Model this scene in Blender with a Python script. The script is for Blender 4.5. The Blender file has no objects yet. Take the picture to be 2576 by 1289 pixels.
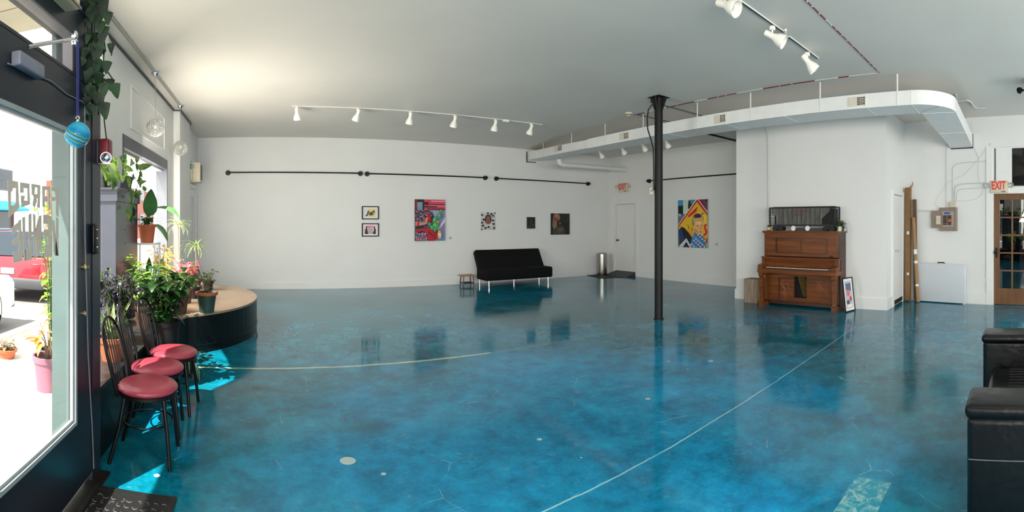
import bpy, bmesh, math, random
from math import pi, sin, cos, tan, atan2, hypot, radians as R
from mathutils import Vector, Matrix

sc = bpy.context.scene
COL = sc.collection
EYE = 1.48          # eye height of the panorama
FP, XN, Y0 = 1208.6, 676.7, 563.4   # pixels per radian, column that faces the far wall, horizon row
H = 3.4465          # ceiling height

# ------------------------------------------------------------------ camera
cd = bpy.data.cameras.new('camera')
cam = bpy.data.objects.new('camera', cd)
COL.objects.link(cam)
cam.location = (0, 0, EYE)
cam.rotation_euler = (pi / 2, 0, 0)
cd.type = 'PANO'
cd.panorama_type = 'CENTRAL_CYLINDRICAL'
cd.central_cylindrical_range_u_min = -XN / FP
cd.central_cylindrical_range_u_max = (2576 - XN) / FP
cd.central_cylindrical_range_v_min = -(1289 - Y0) / FP
cd.central_cylindrical_range_v_max = Y0 / FP
cd.central_cylindrical_radius = 1.0
cd.clip_start = 0.02
cd.clip_end = 300
sc.camera = cam

# ------------------------------------------------------------------ world, sun, daylight
w = bpy.data.worlds.new('sky')
sc.world = w
w.use_nodes = True
nt = w.node_tree
bg = nt.nodes['Background']
bg.inputs[0].default_value = (1.0, 0.98, 0.97, 1)
bg.inputs[1].default_value = 3.0

def lamp(name, kind, loc, direction, energy, color=(1, 1, 1), size=None, size_y=None, angle=None):
    l = bpy.data.lights.new(name, kind)
    l.energy = energy
    l.color = color
    if kind == 'AREA':
        l.shape = 'RECTANGLE'
        l.size = size
        l.size_y = size_y
    if angle is not None:
        l.angle = angle
    o = bpy.data.objects.new(name, l)
    COL.objects.link(o)
    o.location = loc
    o.rotation_euler = Vector(direction).to_track_quat('-Z', 'Y').to_euler()
    return o

lamp('sun', 'SUN', (-6, 3, 9), (1.0, 1.7, -2.9), 16.0, (1.0, 0.95, 0.86), angle=R(0.55))
# added area lamps boosting daylight from the shop windows beside and behind the camera
lamp('daylight_side_window', 'AREA', (-0.93, -2.6, 1.85), (1, 0.5, 0.55), 400, (1.0, 0.94, 0.88), 4.6, 1.5)
lamp('daylight_front_window', 'AREA', (3.6, -4.9, 1.7), (0, 1, 0.03), 150, (1.0, 0.92, 0.86), 8.0, 2.3)
lamp('bay_bounce_fill', 'AREA', (-1.16, 3.5, 1.9), (1, 0.1, 1.0), 20, (1.0, 0.9, 0.76), 1.3, 1.0)  # added fill, stands in for sidewalk bounce onto the ceiling
lamp('daylight_display_window', 'AREA', (-1.68, 6.3, 1.5), (1, 0.8, 0.18), 150, (1.0, 0.92, 0.80), 2.0, 1.7)

sc.view_settings.view_transform = 'Standard'
sc.view_settings.look = 'None'
sc.view_settings.gamma = 1.0
sc.view_settings.use_curve_mapping = False
sc.view_settings.exposure = 0.2
cy = sc.cycles
cy.max_bounces = 6; cy.diffuse_bounces = 4; cy.glossy_bounces = 3; cy.transmission_bounces = 5; cy.transparent_max_bounces = 10
cy.caustics_reflective = False; cy.caustics_refractive = False
cy.use_adaptive_sampling = True; cy.adaptive_threshold = 0.04

# ------------------------------------------------------------------ pixel helpers
def ray(px, py):
    t = (px - XN) / FP
    return Vector((sin(t), cos(t), (Y0 - py) / FP))

DP, DD = Vector((9.133, 2.388)), Vector((-0.1954, -0.9807))   # slanted right-hand wall: a point and its direction
DN = Vector((-0.9807, 0.1954))                                # its normal, into the room

def at(px, py, plane, a=0.0):
    """Point seen at a pixel on plane X=a, Y=a, Z=a, D (slanted wall, a in front of it) or R (a away)."""
    d = ray(px, py)
    if plane == 'X': t = a / d.x
    elif plane == 'Y': t = a / d.y
    elif plane == 'Z': t = (a - EYE) / d.z
    elif plane == 'R': t = a
    else:
        p = DP + DN * a
        t = (p.x * DN.x + p.y * DN.y) / (d.x * DN.x + d.y * DN.y)
    return Vector((d.x * t, d.y * t, EYE + d.z * t))

# ------------------------------------------------------------------ materials
def lin(c):
    return tuple(((x / 255) / 12.92 if x / 255 <= 0.04045 else ((x / 255 + 0.055) / 1.055) ** 2.4) for x in c) + (1,)

MATS = {}
def mat(name, rgb, rough=0.6, metal=0.0, var=0.06, scale=6.0, bump=0.0, coat=0.0, trans=0.0, spec=0.5, stretch=None, emit=None):
    if name in MATS: return MATS[name]
    m = bpy.data.materials.new(name)
    m.use_nodes = True
    n, l = m.node_tree.nodes, m.node_tree.links
    b = n['Principled BSDF']
    b.inputs['Roughness'].default_value = rough
    b.inputs['Metallic'].default_value = metal
    b.inputs['Coat Weight'].default_value = coat
    b.inputs['Transmission Weight'].default_value = trans
    b.inputs['Specular IOR Level'].default_value = spec
    c = lin(rgb)
    b.inputs['Base Color'].default_value = c
    if var or bump:
        tc = n.new('ShaderNodeTexCoord')
        src = tc.outputs['Object']
        if stretch:
            mp = n.new('ShaderNodeMapping')
            mp.inputs['Scale'].default_value = stretch
            l.new(src, mp.inputs[0]); src = mp.outputs[0]
        nz = n.new('ShaderNodeTexNoise')
        nz.inputs['Scale'].default_value = scale
        nz.inputs['Detail'].default_value = 6
        l.new(src, nz.inputs['Vector'])
        if var:
            r = n.new('ShaderNodeValToRGB')
            r.color_ramp.elements[0].position = 0.3
            r.color_ramp.elements[1].position = 0.7
            r.color_ramp.elements[0].color = tuple(x * (1 - var * 2) for x in c[:3]) + (1,)
            r.color_ramp.elements[1].color = tuple(min(1, x * (1 + var)) for x in c[:3]) + (1,)
            l.new(nz.outputs[0], r.inputs[0])
            l.new(r.outputs[0], b.inputs['Base Color'])
        if bump:
            bp = n.new('ShaderNodeBump')
            bp.inputs['Strength'].default_value = bump
            bp.inputs['Distance'].default_value = 0.02
            l.new(nz.outputs[0], bp.inputs['Height'])
            l.new(bp.outputs[0], b.inputs['Normal'])
    if emit:
        b.inputs['Emission Color'].default_value = c
        b.inputs['Emission Strength'].default_value = emit
    MATS[name] = m
    return m

def glassmat(name, tint=(1, 1, 1), refl=0.5, rough=0.0):
    if name in MATS: return MATS[name]
    m = bpy.data.materials.new(name); m.use_nodes = True
    n, l = m.node_tree.nodes, m.node_tree.links
    n.remove(n['Principled BSDF'])
    out = n['Material Output']
    t = n.new('ShaderNodeBsdfTransparent'); t.inputs[0].default_value = tint + (1,)
    g = n.new('ShaderNodeBsdfGlossy'); g.inputs['Roughness'].default_value = rough
    f = n.new('ShaderNodeFresnel'); f.inputs[0].default_value = 1.5
    mu = n.new('ShaderNodeMath'); mu.operation = 'MULTIPLY'; mu.inputs[1].default_value = refl
    mx = n.new('ShaderNodeMixShader')
    ge = n.new('ShaderNodeNewGeometry'); fr = n.new('ShaderNodeMath'); fr.operation = 'SUBTRACT'; fr.inputs[0].default_value = 1.0
    l.new(ge.outputs['Backfacing'], fr.inputs[1])       # only the face turned to the viewer mirrors
    m2 = n.new('ShaderNodeMath'); m2.operation = 'MULTIPLY'; m2.use_clamp = True
    l.new(f.outputs[0], mu.inputs[0]); l.new(mu.outputs[0], m2.inputs[0]); l.new(fr.outputs[0], m2.inputs[1]); l.new(m2.outputs[0], mx.inputs[0])
    l.new(t.outputs[0], mx.inputs[1]); l.new(g.outputs[0], mx.inputs[2]); l.new(mx.outputs[0], out.inputs[0])
    MATS[name] = m
    return m

def leafmat(name, rgb, rgb2=None, sss=0.45, rough=0.4, scale=9.0):
    if name in MATS: return MATS[name]
    m = bpy.data.materials.new(name); m.use_nodes = True
    n, l = m.node_tree.nodes, m.node_tree.links
    b = n['Principled BSDF']; out = n['Material Output']
    b.inputs['Roughness'].default_value = rough
    tc = n.new('ShaderNodeTexCoord'); nz = n.new('ShaderNodeTexNoise'); nz.inputs['Scale'].default_value = scale
    nz.inputs['Detail'].default_value = 3
    r = n.new('ShaderNodeValToRGB')
    r.color_ramp.elements[0].position = 0.4; r.color_ramp.elements[1].position = 0.6
    r.color_ramp.elements[0].color = lin(rgb); r.color_ramp.elements[1].color = lin(rgb2 or rgb)
    tr = n.new('ShaderNodeBsdfTranslucent'); mx = n.new('ShaderNodeMixShader'); mx.inputs[0].default_value = sss
    l.new(tc.outputs['Object'], nz.inputs[0]); l.new(nz.outputs[0], r.inputs[0])
    l.new(r.outputs[0], b.inputs['Base Color']); l.new(r.outputs[0], tr.inputs[0])
    l.new(b.outputs[0], mx.inputs[1]); l.new(tr.outputs[0], mx.inputs[2]); l.new(mx.outputs[0], out.inputs[0])
    MATS[name] = m
    return m

WHITE = mat('wall paint', (222, 223, 222), 0.55, var=0.015, scale=1.2, bump=0.03)
TRIM = mat('white trim paint', (224, 225, 224), 0.35, var=0.01)
CEIL = mat('ceiling paint', (216, 212, 205), 0.5, var=0.03, scale=0.7, bump=0.02)
DARK = mat('dark blue grey frame paint', (24, 32, 44), 0.33, var=0.06, spec=0.4)
DARKG = mat('dark green black paint', (3, 9, 11), 0.35, var=0.08, spec=0.3)
BLACK = mat('black satin metal', (6, 6, 7), 0.38, var=0.05, spec=0.35)
LEATHER = mat('black leather', (5, 6, 9), 0.3, var=0.1, scale=14, bump=0.25, spec=0.4)
VELVET = mat('black futon fabric', (9, 11, 13), 0.8, var=0.1, spec=0.2)
CHROME = mat('chrome', (225, 225, 228), 0.12, 1.0, var=0)
STEEL = mat('brushed steel', (170, 168, 162), 0.28, 1.0, var=0.06, scale=20, stretch=(8, 8, .6))
BEIGE = mat('beige plastic', (206, 198, 178), 0.5, var=0.03)
LAMPW = mat('lamp white enamel', (238, 236, 228), 0.35, var=0.01)
DUCTW = mat('white painted duct metal', (225, 227, 226), 0.35, var=0.02)
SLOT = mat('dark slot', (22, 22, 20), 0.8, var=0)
WOOD = mat('piano wood', (112, 60, 22), 0.4, var=0.26, scale=5, stretch=(1, .25, 3), coat=0.08, spec=0.35)
WOODD = mat('dark piano wood', (58, 26, 12), 0.35, var=0.2, scale=5, stretch=(1, 1, .3))
DOORWOOD = mat('brown door wood', (112, 78, 48), 0.45, var=0.15, scale=5, stretch=(3, 3, .4))
KRAFT = mat('brown cardboard', (132, 98, 62), 0.8, var=0.08)
PLAST = mat('light grey plastic', (196, 202, 208), 0.45, var=0.01)
TERRA = mat('terracotta', (176, 92, 58), 0.75, var=0.08)
GLASS = glassmat('window glass', (0.96, 0.98, 0.97), 0.8)
SOIL = mat('soil', (46, 34, 26), 0.95, var=0.2, scale=40, bump=0.5)
CONDUIT = mat('painted conduit', (200, 203, 203), 0.4, var=0.02)
REDTXT = mat('red lettering', (225, 52, 34), 0.5, var=0)

# ------------------------------------------------------------------ mesh builder
class MB:
    def __init__(s): s.v = []; s.f = []; s.mi = []; s.m = 0; s.nb = 0
    def add(s, vs, fs):
        k = len(s.v); s.v += [Vector(x) for x in vs]
        for f in fs: s.f.append([k + i for i in f]); s.mi.append(s.m)
        return s
    def box(s, a, b):
        x0, y0, z0 = a; x1, y1, z1 = b
        if x0 > x1: x0, x1 = x1, x0
        if y0 > y1: y0, y1 = y1, y0
        if z0 > z1: z0, z1 = z1, z0
        e = (s.nb % 6) * .00025; s.nb += 1          # no two boxes of one part share a plane
        x0 -= e; y0 -= e; z0 -= e; x1 += e; y1 += e; z1 += e
        return s.add([(x0,y0,z0),(x1,y0,z0),(x1,y1,z0),(x0,y1,z0),(x0,y0,z1),(x1,y0,z1),(x1,y1,z1),(x0,y1,z1)],
                     [(3,2,1,0),(4,5,6,7),(0,1,5,4),(1,2,6,5),(2,3,7,6),(3,0,4,7)])
    def rbox(s, a, b, r=0.02, seg=3, M=None):
        bm = bmesh.new(); bmesh.ops.create_cube(bm, size=1)
        a = Vector(a); b = Vector(b); c = (a + b) / 2; d = b - a
        for v in bm.verts: v.co = Vector((v.co.x * d.x, v.co.y * d.y, v.co.z * d.z)) + c
        bmesh.ops.bevel(bm, geom=bm.edges[:], offset=r, segments=seg, affect='EDGES', profile=0.5)
        bm.verts.index_update()
        s.add([(M @ v.co if M else v.co) for v in bm.verts], [[v.index for v in f.verts] for f in bm.faces]); bm.free()
        return s
    def tube(s, pts, r, n=8, caps=True, closed=False):
        pts = [Vector(p) for p in pts]; rs = r if isinstance(r, (list, tuple)) else [r] * len(pts)
        k = len(s.v); N = len(pts); prev = None
        for i, p in enumerate(pts):
            if closed: t = (pts[(i + 1) % N] - pts[i - 1])
            else: t = (pts[min(i + 1, N - 1)] - pts[max(i - 1, 0)])
            t = t.normalized() if t.length > 1e-9 else Vector((0, 0, 1))
            if prev is None:
                u = t.cross(Vector((0, 0, 1)) if abs(t.z) < .9 else Vector((1, 0, 0))).normalized()
            else:
                u = (prev - t * prev.dot(t)).normalized()
            prev = u; v = t.cross(u)
            for j in range(n):
                a = 2 * pi * j / n
                s.v.append(p + (u * cos(a) + v * sin(a)) * rs[i])
        M = N if closed else N - 1
        for i in range(M):
            for j in range(n):
                a, b = k + i * n, k + ((i + 1) % N) * n
                s.f.append([a + j, a + (j + 1) % n, b + (j + 1) % n, b + j]); s.mi.append(s.m)
        if caps and not closed:
            s.f.append([k + j for j in range(n)][::-1]); s.mi.append(s.m)
            s.f.append([k + (N - 1) * n + j for j in range(n)]); s.mi.append(s.m)
        return s
    def lathe(s, prof, c=(0, 0, 0), axis=(0, 0, 1), n=24):
        """prof: list of (radius, distance along the axis)."""
        ax = Vector(axis).normalized(); c = Vector(c)
        u = ax.cross(Vector((0, 0, 1)) if abs(ax.z) < .9 else Vector((1, 0, 0))).normalized(); v = ax.cross(u)
        k = len(s.v)
        for r, h in prof:
            for j in range(n):
                a = 2 * pi * j / n
                s.v.append(c + ax * h + (u * cos(a) + v * sin(a)) * max(r, 1e-5))
        for i in range(len(prof) - 1):
            for j in range(n):
                a, b = k + i * n, k + (i + 1) * n
                s.f.append([a + j, a + (j + 1) % n, b + (j + 1) % n, b + j]); s.mi.append(s.m)
        return s
    def ball(s, c, r, n=20, sc=(1, 1, 1)):
        c = Vector(c); k = len(s.v); m = n // 2
        for i in range(m + 1):
            a = pi * i / m
            for j in range(n):
                b = 2 * pi * j / n
                s.v.append(c + Vector((sin(a) * cos(b) * r * sc[0], sin(a) * sin(b) * r * sc[1], cos(a) * r * sc[2])))
        for i in range(m):
            for j in range(n):
                s.f.append([k + i*n + j, k + (i+1)*n + j, k + (i+1)*n + (j+1) % n, k + i*n + (j+1) % n]); s.mi.append(s.m)
        return s
    def prism(s, poly, ext, base=(0, 0, 0), u=(1, 0, 0), v=(0, 1, 0)):
        """polygon in the u,v plane pushed along ext"""
        u, v, e, b = Vector(u), Vector(v), Vector(ext), Vector(base)
        P = [b + u * x + v * y for x, y in poly]; n = len(P)
        area = sum(poly[i][0] * poly[(i+1) % n][1] - poly[(i+1) % n][0] * poly[i][1] for i in range(n))
        flip = (area > 0) == (u.cross(v).dot(e) > 0)
        fs = [list(range(n)), [n + i for i in range(n)][::-1]] + [[(i+1) % n, i, n + i, n + (i+1) % n] for i in range(n)]
        if flip: fs = [f[::-1] for f in fs]
        return s.add(P + [p + e for p in P], fs)
    def leaf(s, base, d, L, W, kind='ovate', bend=0.4, fold=0.25, seg=5, up=None):
        ts = [(1 - cos(pi * i / seg)) / 2 for i in range(seg + 1)] if kind in ('heart', 'round') else [i / seg for i in range(seg + 1)]
        d = Vector(d).normalized(); up = Vector(up or (0, 0, 1))
        side = d.cross(up)
        side = side.normalized() if side.length > 1e-3 else Vector((1, 0, 0))
        nrm = side.cross(d).normalized(); k = len(s.v)
        p = Vector(base); prof = {'ovate': lambda t: sin(pi * t ** .7) ** .8, 'strap': lambda t: min(1, t * 8 + .35) * (1 - t ** 3),
            'lance': lambda t: sin(pi * t ** .8), 'round': lambda t: max(0, 1 - (2 * t - 1) ** 2) ** .5,
            'heart': lambda t: (min(1, t / .14)) ** .5 * (1 - t) ** .7 * 1.12}[kind]
        dd = d.copy()
        for i in range(seg + 1):
            t = ts[i]; wd = W * .5 * max(0.0, prof(t)) + 0.0006
            s.v += [p - side * wd + nrm * wd * fold, p.copy(), p + side * wd + nrm * wd * fold]
            ang = -bend / seg * 1.6
            dd = (Matrix.Rotation(ang, 3, side) @ dd)
            nrm = side.cross(dd).normalized()
            p = p + dd * (L * ((ts[i + 1] - ts[i]) if i < seg else 0))
        for i in range(seg):
            a = k + i * 3
            s.f += [[a, a+1, a+4, a+3], [a+1, a+2, a+5, a+4]]; s.mi += [s.m, s.m]
        return s

def new_obj(name, mb, mats, parent=None, smooth=None, origin=None):
    me = bpy.data.meshes.new(name)
    o0 = Vector(origin) if origin is not None else Vector((0, 0, 0))
    me.from_pydata([tuple(v - o0) for v in mb.v], [], mb.f)
    ms = mats if isinstance(mats, (list, tuple)) else [mats]
    for m in ms: me.materials.append(m)
    for p, i in zip(me.polygons, mb.mi): p.material_index = min(i, len(ms) - 1)
    if smooth:
        for p in me.polygons: p.use_smooth = True
        try: me.set_sharp_from_angle(angle=R(smooth if smooth is not True else 40))
        except Exception: pass
    me.update()
    o = bpy.data.objects.new(name, me); COL.objects.link(o)
    if parent: o.parent = parent
    if origin is not None: o.location = o0
    return o

def tag(o, label=None, cat=None, group=None, kind=None):
    if label: o['label'] = label
    if cat: o['category'] = cat
    if group: o['group'] = group
    if kind: o['kind'] = kind
    return o

def thing(name, label, cat, loc=(0, 0, 0), rot=0.0, group=None, kind=None):
    o = bpy.data.objects.new(name, None); COL.objects.link(o)
    o.empty_display_size = 0.1
    o.location = loc; o.rotation_euler = (0, 0, rot)
    return tag(o, label, cat, group, kind)

def part(name, mb, m, T, smooth=None, label=None):
    o = new_obj(name, mb, m, T, smooth)
    if label: o['label'] = label
    return o

def wpart(name, mb, m, T, smooth=None, label=None):
    """part whose coordinates are given in the world"""
    M, q = Matrix.Identity(4), T
    while q:
        M = Matrix.Translation(q.location) @ Matrix.Rotation(q.rotation_euler.z, 4, 'Z') @ M; q = q.parent
    M = M.inverted()
    mb.v = [M @ v for v in mb.v]
    return part(name, mb, m, T, smooth, label)

def solo(name, label, cat, mb, m, group=None, smooth=None, kind=None):
    xs = [v.x for v in mb.v]; ys = [v.y for v in mb.v]; zs = [v.z for v in mb.v]
    o = new_obj(name, mb, m, None, smooth, ((min(xs)+max(xs))/2, (min(ys)+max(ys))/2, min(zs)))
    return tag(o, label, cat, group, kind)

def struct(name, mb, m, smooth=None):
    o = new_obj(name, mb, m, None, smooth); o['kind'] = 'structure'; return o

def dup(root, loc, rot=0.0, label=None, group=None):
    r = root.copy(); COL.objects.link(r); r.location = loc; r.rotation_euler = (0, 0, rot)
    if label: r['label'] = label
    if group: r['group'] = group
    for ch in list(root.children):
        c = ch.copy(); COL.objects.link(c); c.parent = r
        for g in ch.children:
            d = g.copy(); COL.objects.link(d); d.parent = c
    return r

def text_mb(txt, size, ext=0.002, mirror=False, bold=0.0):
    """text in the local x-z plane facing -y, centred"""
    cu = bpy.data.curves.new('lettering', 'FONT'); cu.body = txt; cu.size = size; cu.extrude = ext
    cu.align_x = 'CENTER'; cu.align_y = 'CENTER'; cu.offset = bold; cu.resolution_u = 4
    o = bpy.data.objects.new('lettering', cu); COL.objects.link(o)
    bpy.context.view_layer.update()
    me = bpy.data.meshes.new_from_object(o.evaluated_get(bpy.context.evaluated_depsgraph_get()))
    mb = MB()
    mb.add([((-v.co.x if mirror else v.co.x), -v.co.z, v.co.y) for v in me.vertices], [list(p.vertices) for p in me.polygons])
    bpy.data.objects.remove(o); bpy.data.curves.remove(cu); bpy.data.meshes.remove(me)
    return mb

def merge(mb, other, off=(0, 0, 0), mi=None, M=None):
    off = Vector(off); k = len(mb.v)
    mb.v += [((M @ v) if M else v) + off for v in other.v]
    for f, i in zip(other.f, other.mi): mb.f.append([k + j for j in f]); mb.mi.append(i if mi is None else mi)
    return mb

rA, rC, rW = 0.0, -pi / 2, pi / 2          # turns of things that hang on the back, right and window walls
rD = atan2(DD.y, DD.x)

# ================================================================== FLOOR
def floor_material():
    m = bpy.data.materials.new('stained concrete'); m.use_nodes = True
    n, l = m.node_tree.nodes, m.node_tree.links
    b = n['Principled BSDF']
    tc = n.new('ShaderNodeTexCoord'); P = tc.outputs['Object']
    def noise(scale, detail=8, rough=0.6, dist=0.0, vec=None):
        x = n.new('ShaderNodeTexNoise'); x.inputs['Scale'].default_value = scale; x.inputs['Detail'].default_value = detail
        x.inputs['Roughness'].default_value = rough; x.inputs['Distortion'].default_value = dist
        l.new(vec or P, x.inputs['Vector']); return x.outputs[0]
    def ramp(src, els):
        r = n.new('ShaderNodeValToRGB'); e = r.color_ramp.elements
        while len(e) < len(els): e.new(0.5)
        for i, (p, c) in enumerate(els): e[i].position = p; e[i].color = c
        l.new(src, r.inputs[0]); return r.outputs[0]
    def mix(f, a, c, mode='MIX'):
        x = n.new('ShaderNodeMix'); x.data_type = 'RGBA'; x.blend_type = mode
        if isinstance(f, float): x.inputs[0].default_value = f
        else: l.new(f, x.inputs[0])
        for s_, v_ in ((6, a), (7, c)):
            if isinstance(v_, tuple): x.inputs[s_].default_value = v_
            else: l.new(v_, x.inputs[s_])
        return x.outputs[2]
    def M(op, a, c=None, d=None):
        x = n.new('ShaderNodeMath'); x.operation = op
        for i, v_ in enumerate((a, c, d)):
            if v_ is None: continue
            if isinstance(v_, (int, float)): x.inputs[i].default_value = v_
            else: l.new(v_, x.inputs[i])
        return x.outputs[0]
    bw = lambda p: (p, p, p, 1)
    base = ramp(noise(0.55, 6, 0.62, 0.4), [(0.36, lin((6, 98, 110))), (0.5, lin((8, 130, 156))), (0.64, lin((12, 150, 200)))])
    mott = ramp(noise(2.3, 6, 0.7, 0.8), [(0.35, lin((4, 70, 84))), (0.52, lin((8, 128, 160))), (0.68, lin((30, 164, 190)))])
    sp = n.new('ShaderNodeSeparateXYZ'); l.new(P, sp.inputs[0]); X, Y = sp.outputs[0], sp.outputs[1]
    dist = M('ADD', M('POWER', M('DIVIDE', M('SUBTRACT', X, 2.2), 2.5), 2.0), M('POWER', M('DIVIDE', M('SUBTRACT', Y, 2.9), 2.3), 2.0))
    pool = ramp(M('ADD', dist, M('MULTIPLY', M('SUBTRACT', noise(0.8, 4, 0.6, 0.6), 0.5), 2.2)), [(0.35, bw(1)), (0.98, bw(0))])   # bluer and brighter in the middle of the slab, darker around it
    c = mix(0.42, base, mott)
    c = mix(M('MULTIPLY', pool, 0.75), mix(1.0, c, lin((182, 214, 214)), 'MULTIPLY'), mix(0.3, c, lin((8, 132, 210))))
    fine = noise(34, 3, 0.75)
    c = mix(M('MULTIPLY', ramp(fine, [(0.55, bw(0)), (0.75, bw(1))]), 0.07), c, lin((150, 190, 200)))
    dark = ramp(noise(1.1, 6, 0.75, 1.2), [(0.62, bw(0)), (0.72, bw(1))])
    c = mix(M('MULTIPLY', dark, 0.35), c, lin((16, 66, 62)))
    sm = ramp(noise(7.5, 5, 0.55, 0.3), [(0.62, bw(0)), (0.76, bw(1))])
    c = mix(M('MULTIPLY', sm, 0.2), c, lin((120, 178, 188)))
    wob = M('MULTIPLY', M('SUBTRACT', noise(3.0, 3, 0.7), 0.5), 0.03)
    crisp = ramp(noise(5.5, 6, 0.82), [(0.3, bw(0.62)), (0.5, bw(1.0)), (0.7, bw(1.42))])
    c = mix(1.0, c, crisp, 'MULTIPLY')
    pale = ramp(noise(13, 5, 0.8), [(0.60, bw(0)), (0.70, bw(1))])
    where = ramp(noise(0.9, 5, 0.6), [(0.46, bw(0)), (0.62, bw(1))])
    c = mix(M('MULTIPLY', M('MULTIPLY', pale, where), 0.28), c, lin((130, 190, 200)))
    wv_ = n.new('ShaderNodeMix'); wv_.data_type = 'VECTOR'; wv_.inputs[0].default_value = 0.10
    nc_ = n.new('ShaderNodeTexNoise'); nc_.inputs['Scale'].default_value = 2.5; nc_.inputs['Detail'].default_value = 3; l.new(P, nc_.inputs['Vector'])
    l.new(P, wv_.inputs[4]); l.new(nc_.outputs[1], wv_.inputs[5])
    vo = n.new('ShaderNodeTexVoronoi'); vo.feature = 'DISTANCE_TO_EDGE'; vo.inputs['Scale'].default_value = 2.1; l.new(wv_.outputs[1], vo.inputs['Vector'])
    crack = M('MULTIPLY', M('LESS_THAN', vo.outputs['Distance'], 0.0042), ramp(noise(1.3, 4, 0.75), [(0.54, bw(0)), (0.60, bw(1))]))
    c = mix(M('MULTIPLY', crack, 0.34), c, lin((150, 200, 206)))
    # thin whitish scratches: two turned, stretched noises
    for ang, sc_, amt in ((0.5, (1.2, 60, 1), .5), (-1.0, (1.5, 55, 1), .4)):
        mp = n.new('ShaderNodeMapping'); mp.inputs['Rotation'].default_value = (0, 0, ang); mp.inputs['Scale'].default_value = sc_
        l.new(P, mp.inputs[0])
        s_ = ramp(noise(1.0, 3, 0.5, 0.3, mp.outputs[0]), [(0.71, bw(0)), (0.74, bw(1))])
        g_ = ramp(noise(1.7, 4, 0.6), [(0.56, bw(0)), (0.64, bw(1))])
        c = mix(M('MULTIPLY', M('MULTIPLY', s_, g_), amt), c, lin((168, 205, 210)))
    # control joints of the slab
    lw = ramp(noise(2.2, 3, 0.8), [(0.25, bw(.45)), (0.55, bw(1))])
    def line(y_at0, slope, x0, x1, wd, amt, col):
        d = M('ABSOLUTE', M('SUBTRACT', M('ADD', Y, wob), M('ADD', M('MULTIPLY', X, slope), y_at0)))
        k = M('MULTIPLY', M('LESS_THAN', d, wd), M('MULTIPLY', M('GREATER_THAN', X, x0), M('LESS_THAN', X, x1)))
        k = M('MULTIPLY', k, M('MULTIPLY', lw, amt))
        return k, col
    for k, col in (line(4.91, 0.010, -1.2, 2.45, 0.022, 0.75, lin((196, 200, 170))), line(4.91, 0.010, 2.45, 8, 0.006, 0.5, lin((150, 190, 185))),
                   line(2.0, 0.0575, -0.5, 6.5, 0.0065, 0.8, lin((150, 200, 205)))):
        c = mix(k, c, col)
    # paint chips and pale discs
    for (px, py, rr) in ((875, 1160, .05), (1357, 1106, .018), (1788, 909, .03), (1682, 910, .02), (1630, 1004, .022), (965, 1193, .016), (1730, 930, .012), (395, 1197, .018), (1462, 1152, .008)):
        p = at(px, py, 'Z', 0.0)
        d = M('ADD', M('POWER', M('SUBTRACT', X, p.x), 2.0), M('POWER', M('SUBTRACT', Y, p.y), 2.0))
        c = mix(M('MULTIPLY', M('LESS_THAN', M('ADD', d, M('MULTIPLY', wob, rr)), rr * rr), .85), c, lin((176, 190, 184)))
    # patched rectangle near the lower right
    k = M('MULTIPLY', M('MULTIPLY', M('LESS_THAN', M('ADD', X, wob), 2.64), M('GREATER_THAN', X, 1.9)),
          M('MULTIPLY', M('GREATER_THAN', M('ADD', Y, wob), 0.745), M('LESS_THAN', M('ADD', Y, wob), 0.955)))
    pc = mix(ramp(noise(14, 4, 0.8, 1.0), [(0.45, bw(0)), (0.62, bw(1))]), lin((34, 140, 160)), lin((150, 195, 190)))
    c = mix(M('MULTIPLY', k, 0.75), c, pc)
    l.new(c, b.inputs['Base Color'])
    b.inputs['Specular IOR Level'].default_value = 0.36
    rr_ = ramp(noise(1.3, 2, 0.6), [(0.3, bw(0.07)), (0.7, bw(0.16))])
    l.new(rr_, b.inputs['Roughness'])
    return m

XWIN = -1.63       # inner face of the window wall
ZL = 0.45          # height of the display ledge
fp = [(-1.02, -5.2), (9.9, -5.2), (9.9, 11.1), (-1.85, 11.1), (-1.85, 4.3), (-1.3, 2.62), (-1.02, 2.62)]
struct('floor', MB().prism(fp, (0, 0, -0.12)), floor_material())
struct('ceiling', MB().prism([(-1.3, -5.2), (9.9, -5.2), (9.9, 11.1), (-1.95, 11.1), (-1.95, 4.3), (-1.4, 2.3), (-1.3, 2.3)], (0, 0, 0.15), (0, 0, H)), CEIL)

# ================================================================== WALLS
struct('wall_back', MB().box((-1.95, 10.89, 0), (9.6, 11.1, H)), WHITE)
b = MB()                                        # far right wall with the white door's opening
b.box((9.33, 10.65, 0), (9.55, 10.89, H)); b.box((9.33, 5.2, 0), (9.55, 9.74, H))
b.box((9.33, 9.74, 2.05), (9.55, 10.65, H)); b.box((9.45, 9.74, 0), (9.55, 10.65, 2.05))
struct('wall_right', b, WHITE)
b = MB(); b.box((7.89, 2.32, 0), (9.6, 5.378, H))
struct('wall_partition', b, WHITE)
# slanted right wall, in its own frame: x along the wall, y into the wall
def Dframe(px): 
    p = at(px, Y0, 'D'); return (Vector((p.x, p.y)) - DP).dot(DD)
def dw(x, y, z=0.0):
    p = DP + DD * x - DN * y; return Vector((p.x, p.y, z))
sL = Dframe(2499)                               # left edge of the french door along the wall
sR = sL + 0.92
sT0, sT1 = Dframe(2510), Dframe(2510) + 0.98
MD = Matrix.Translation((DP.x, DP.y, 0)) @ Matrix.Rotation(rD, 4, 'Z')
def dbox(mb, a, b_):
    t = MB().box(a, b_); merge(mb, t, M=MD); return mb
zDT = 2.03
b = MB()
for a_, c_ in (((-0.25, 0, 0), (sL, .2, H)), ((sR, 0, 0), (8.0, .2, H)), ((sL, 0, zDT), (sR, .2, 2.16)), ((sL, 0, 2.86), (sR, .2, H))):
    dbox(b, a_, c_)
struct('wall_far_right', b, WHITE)
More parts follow.
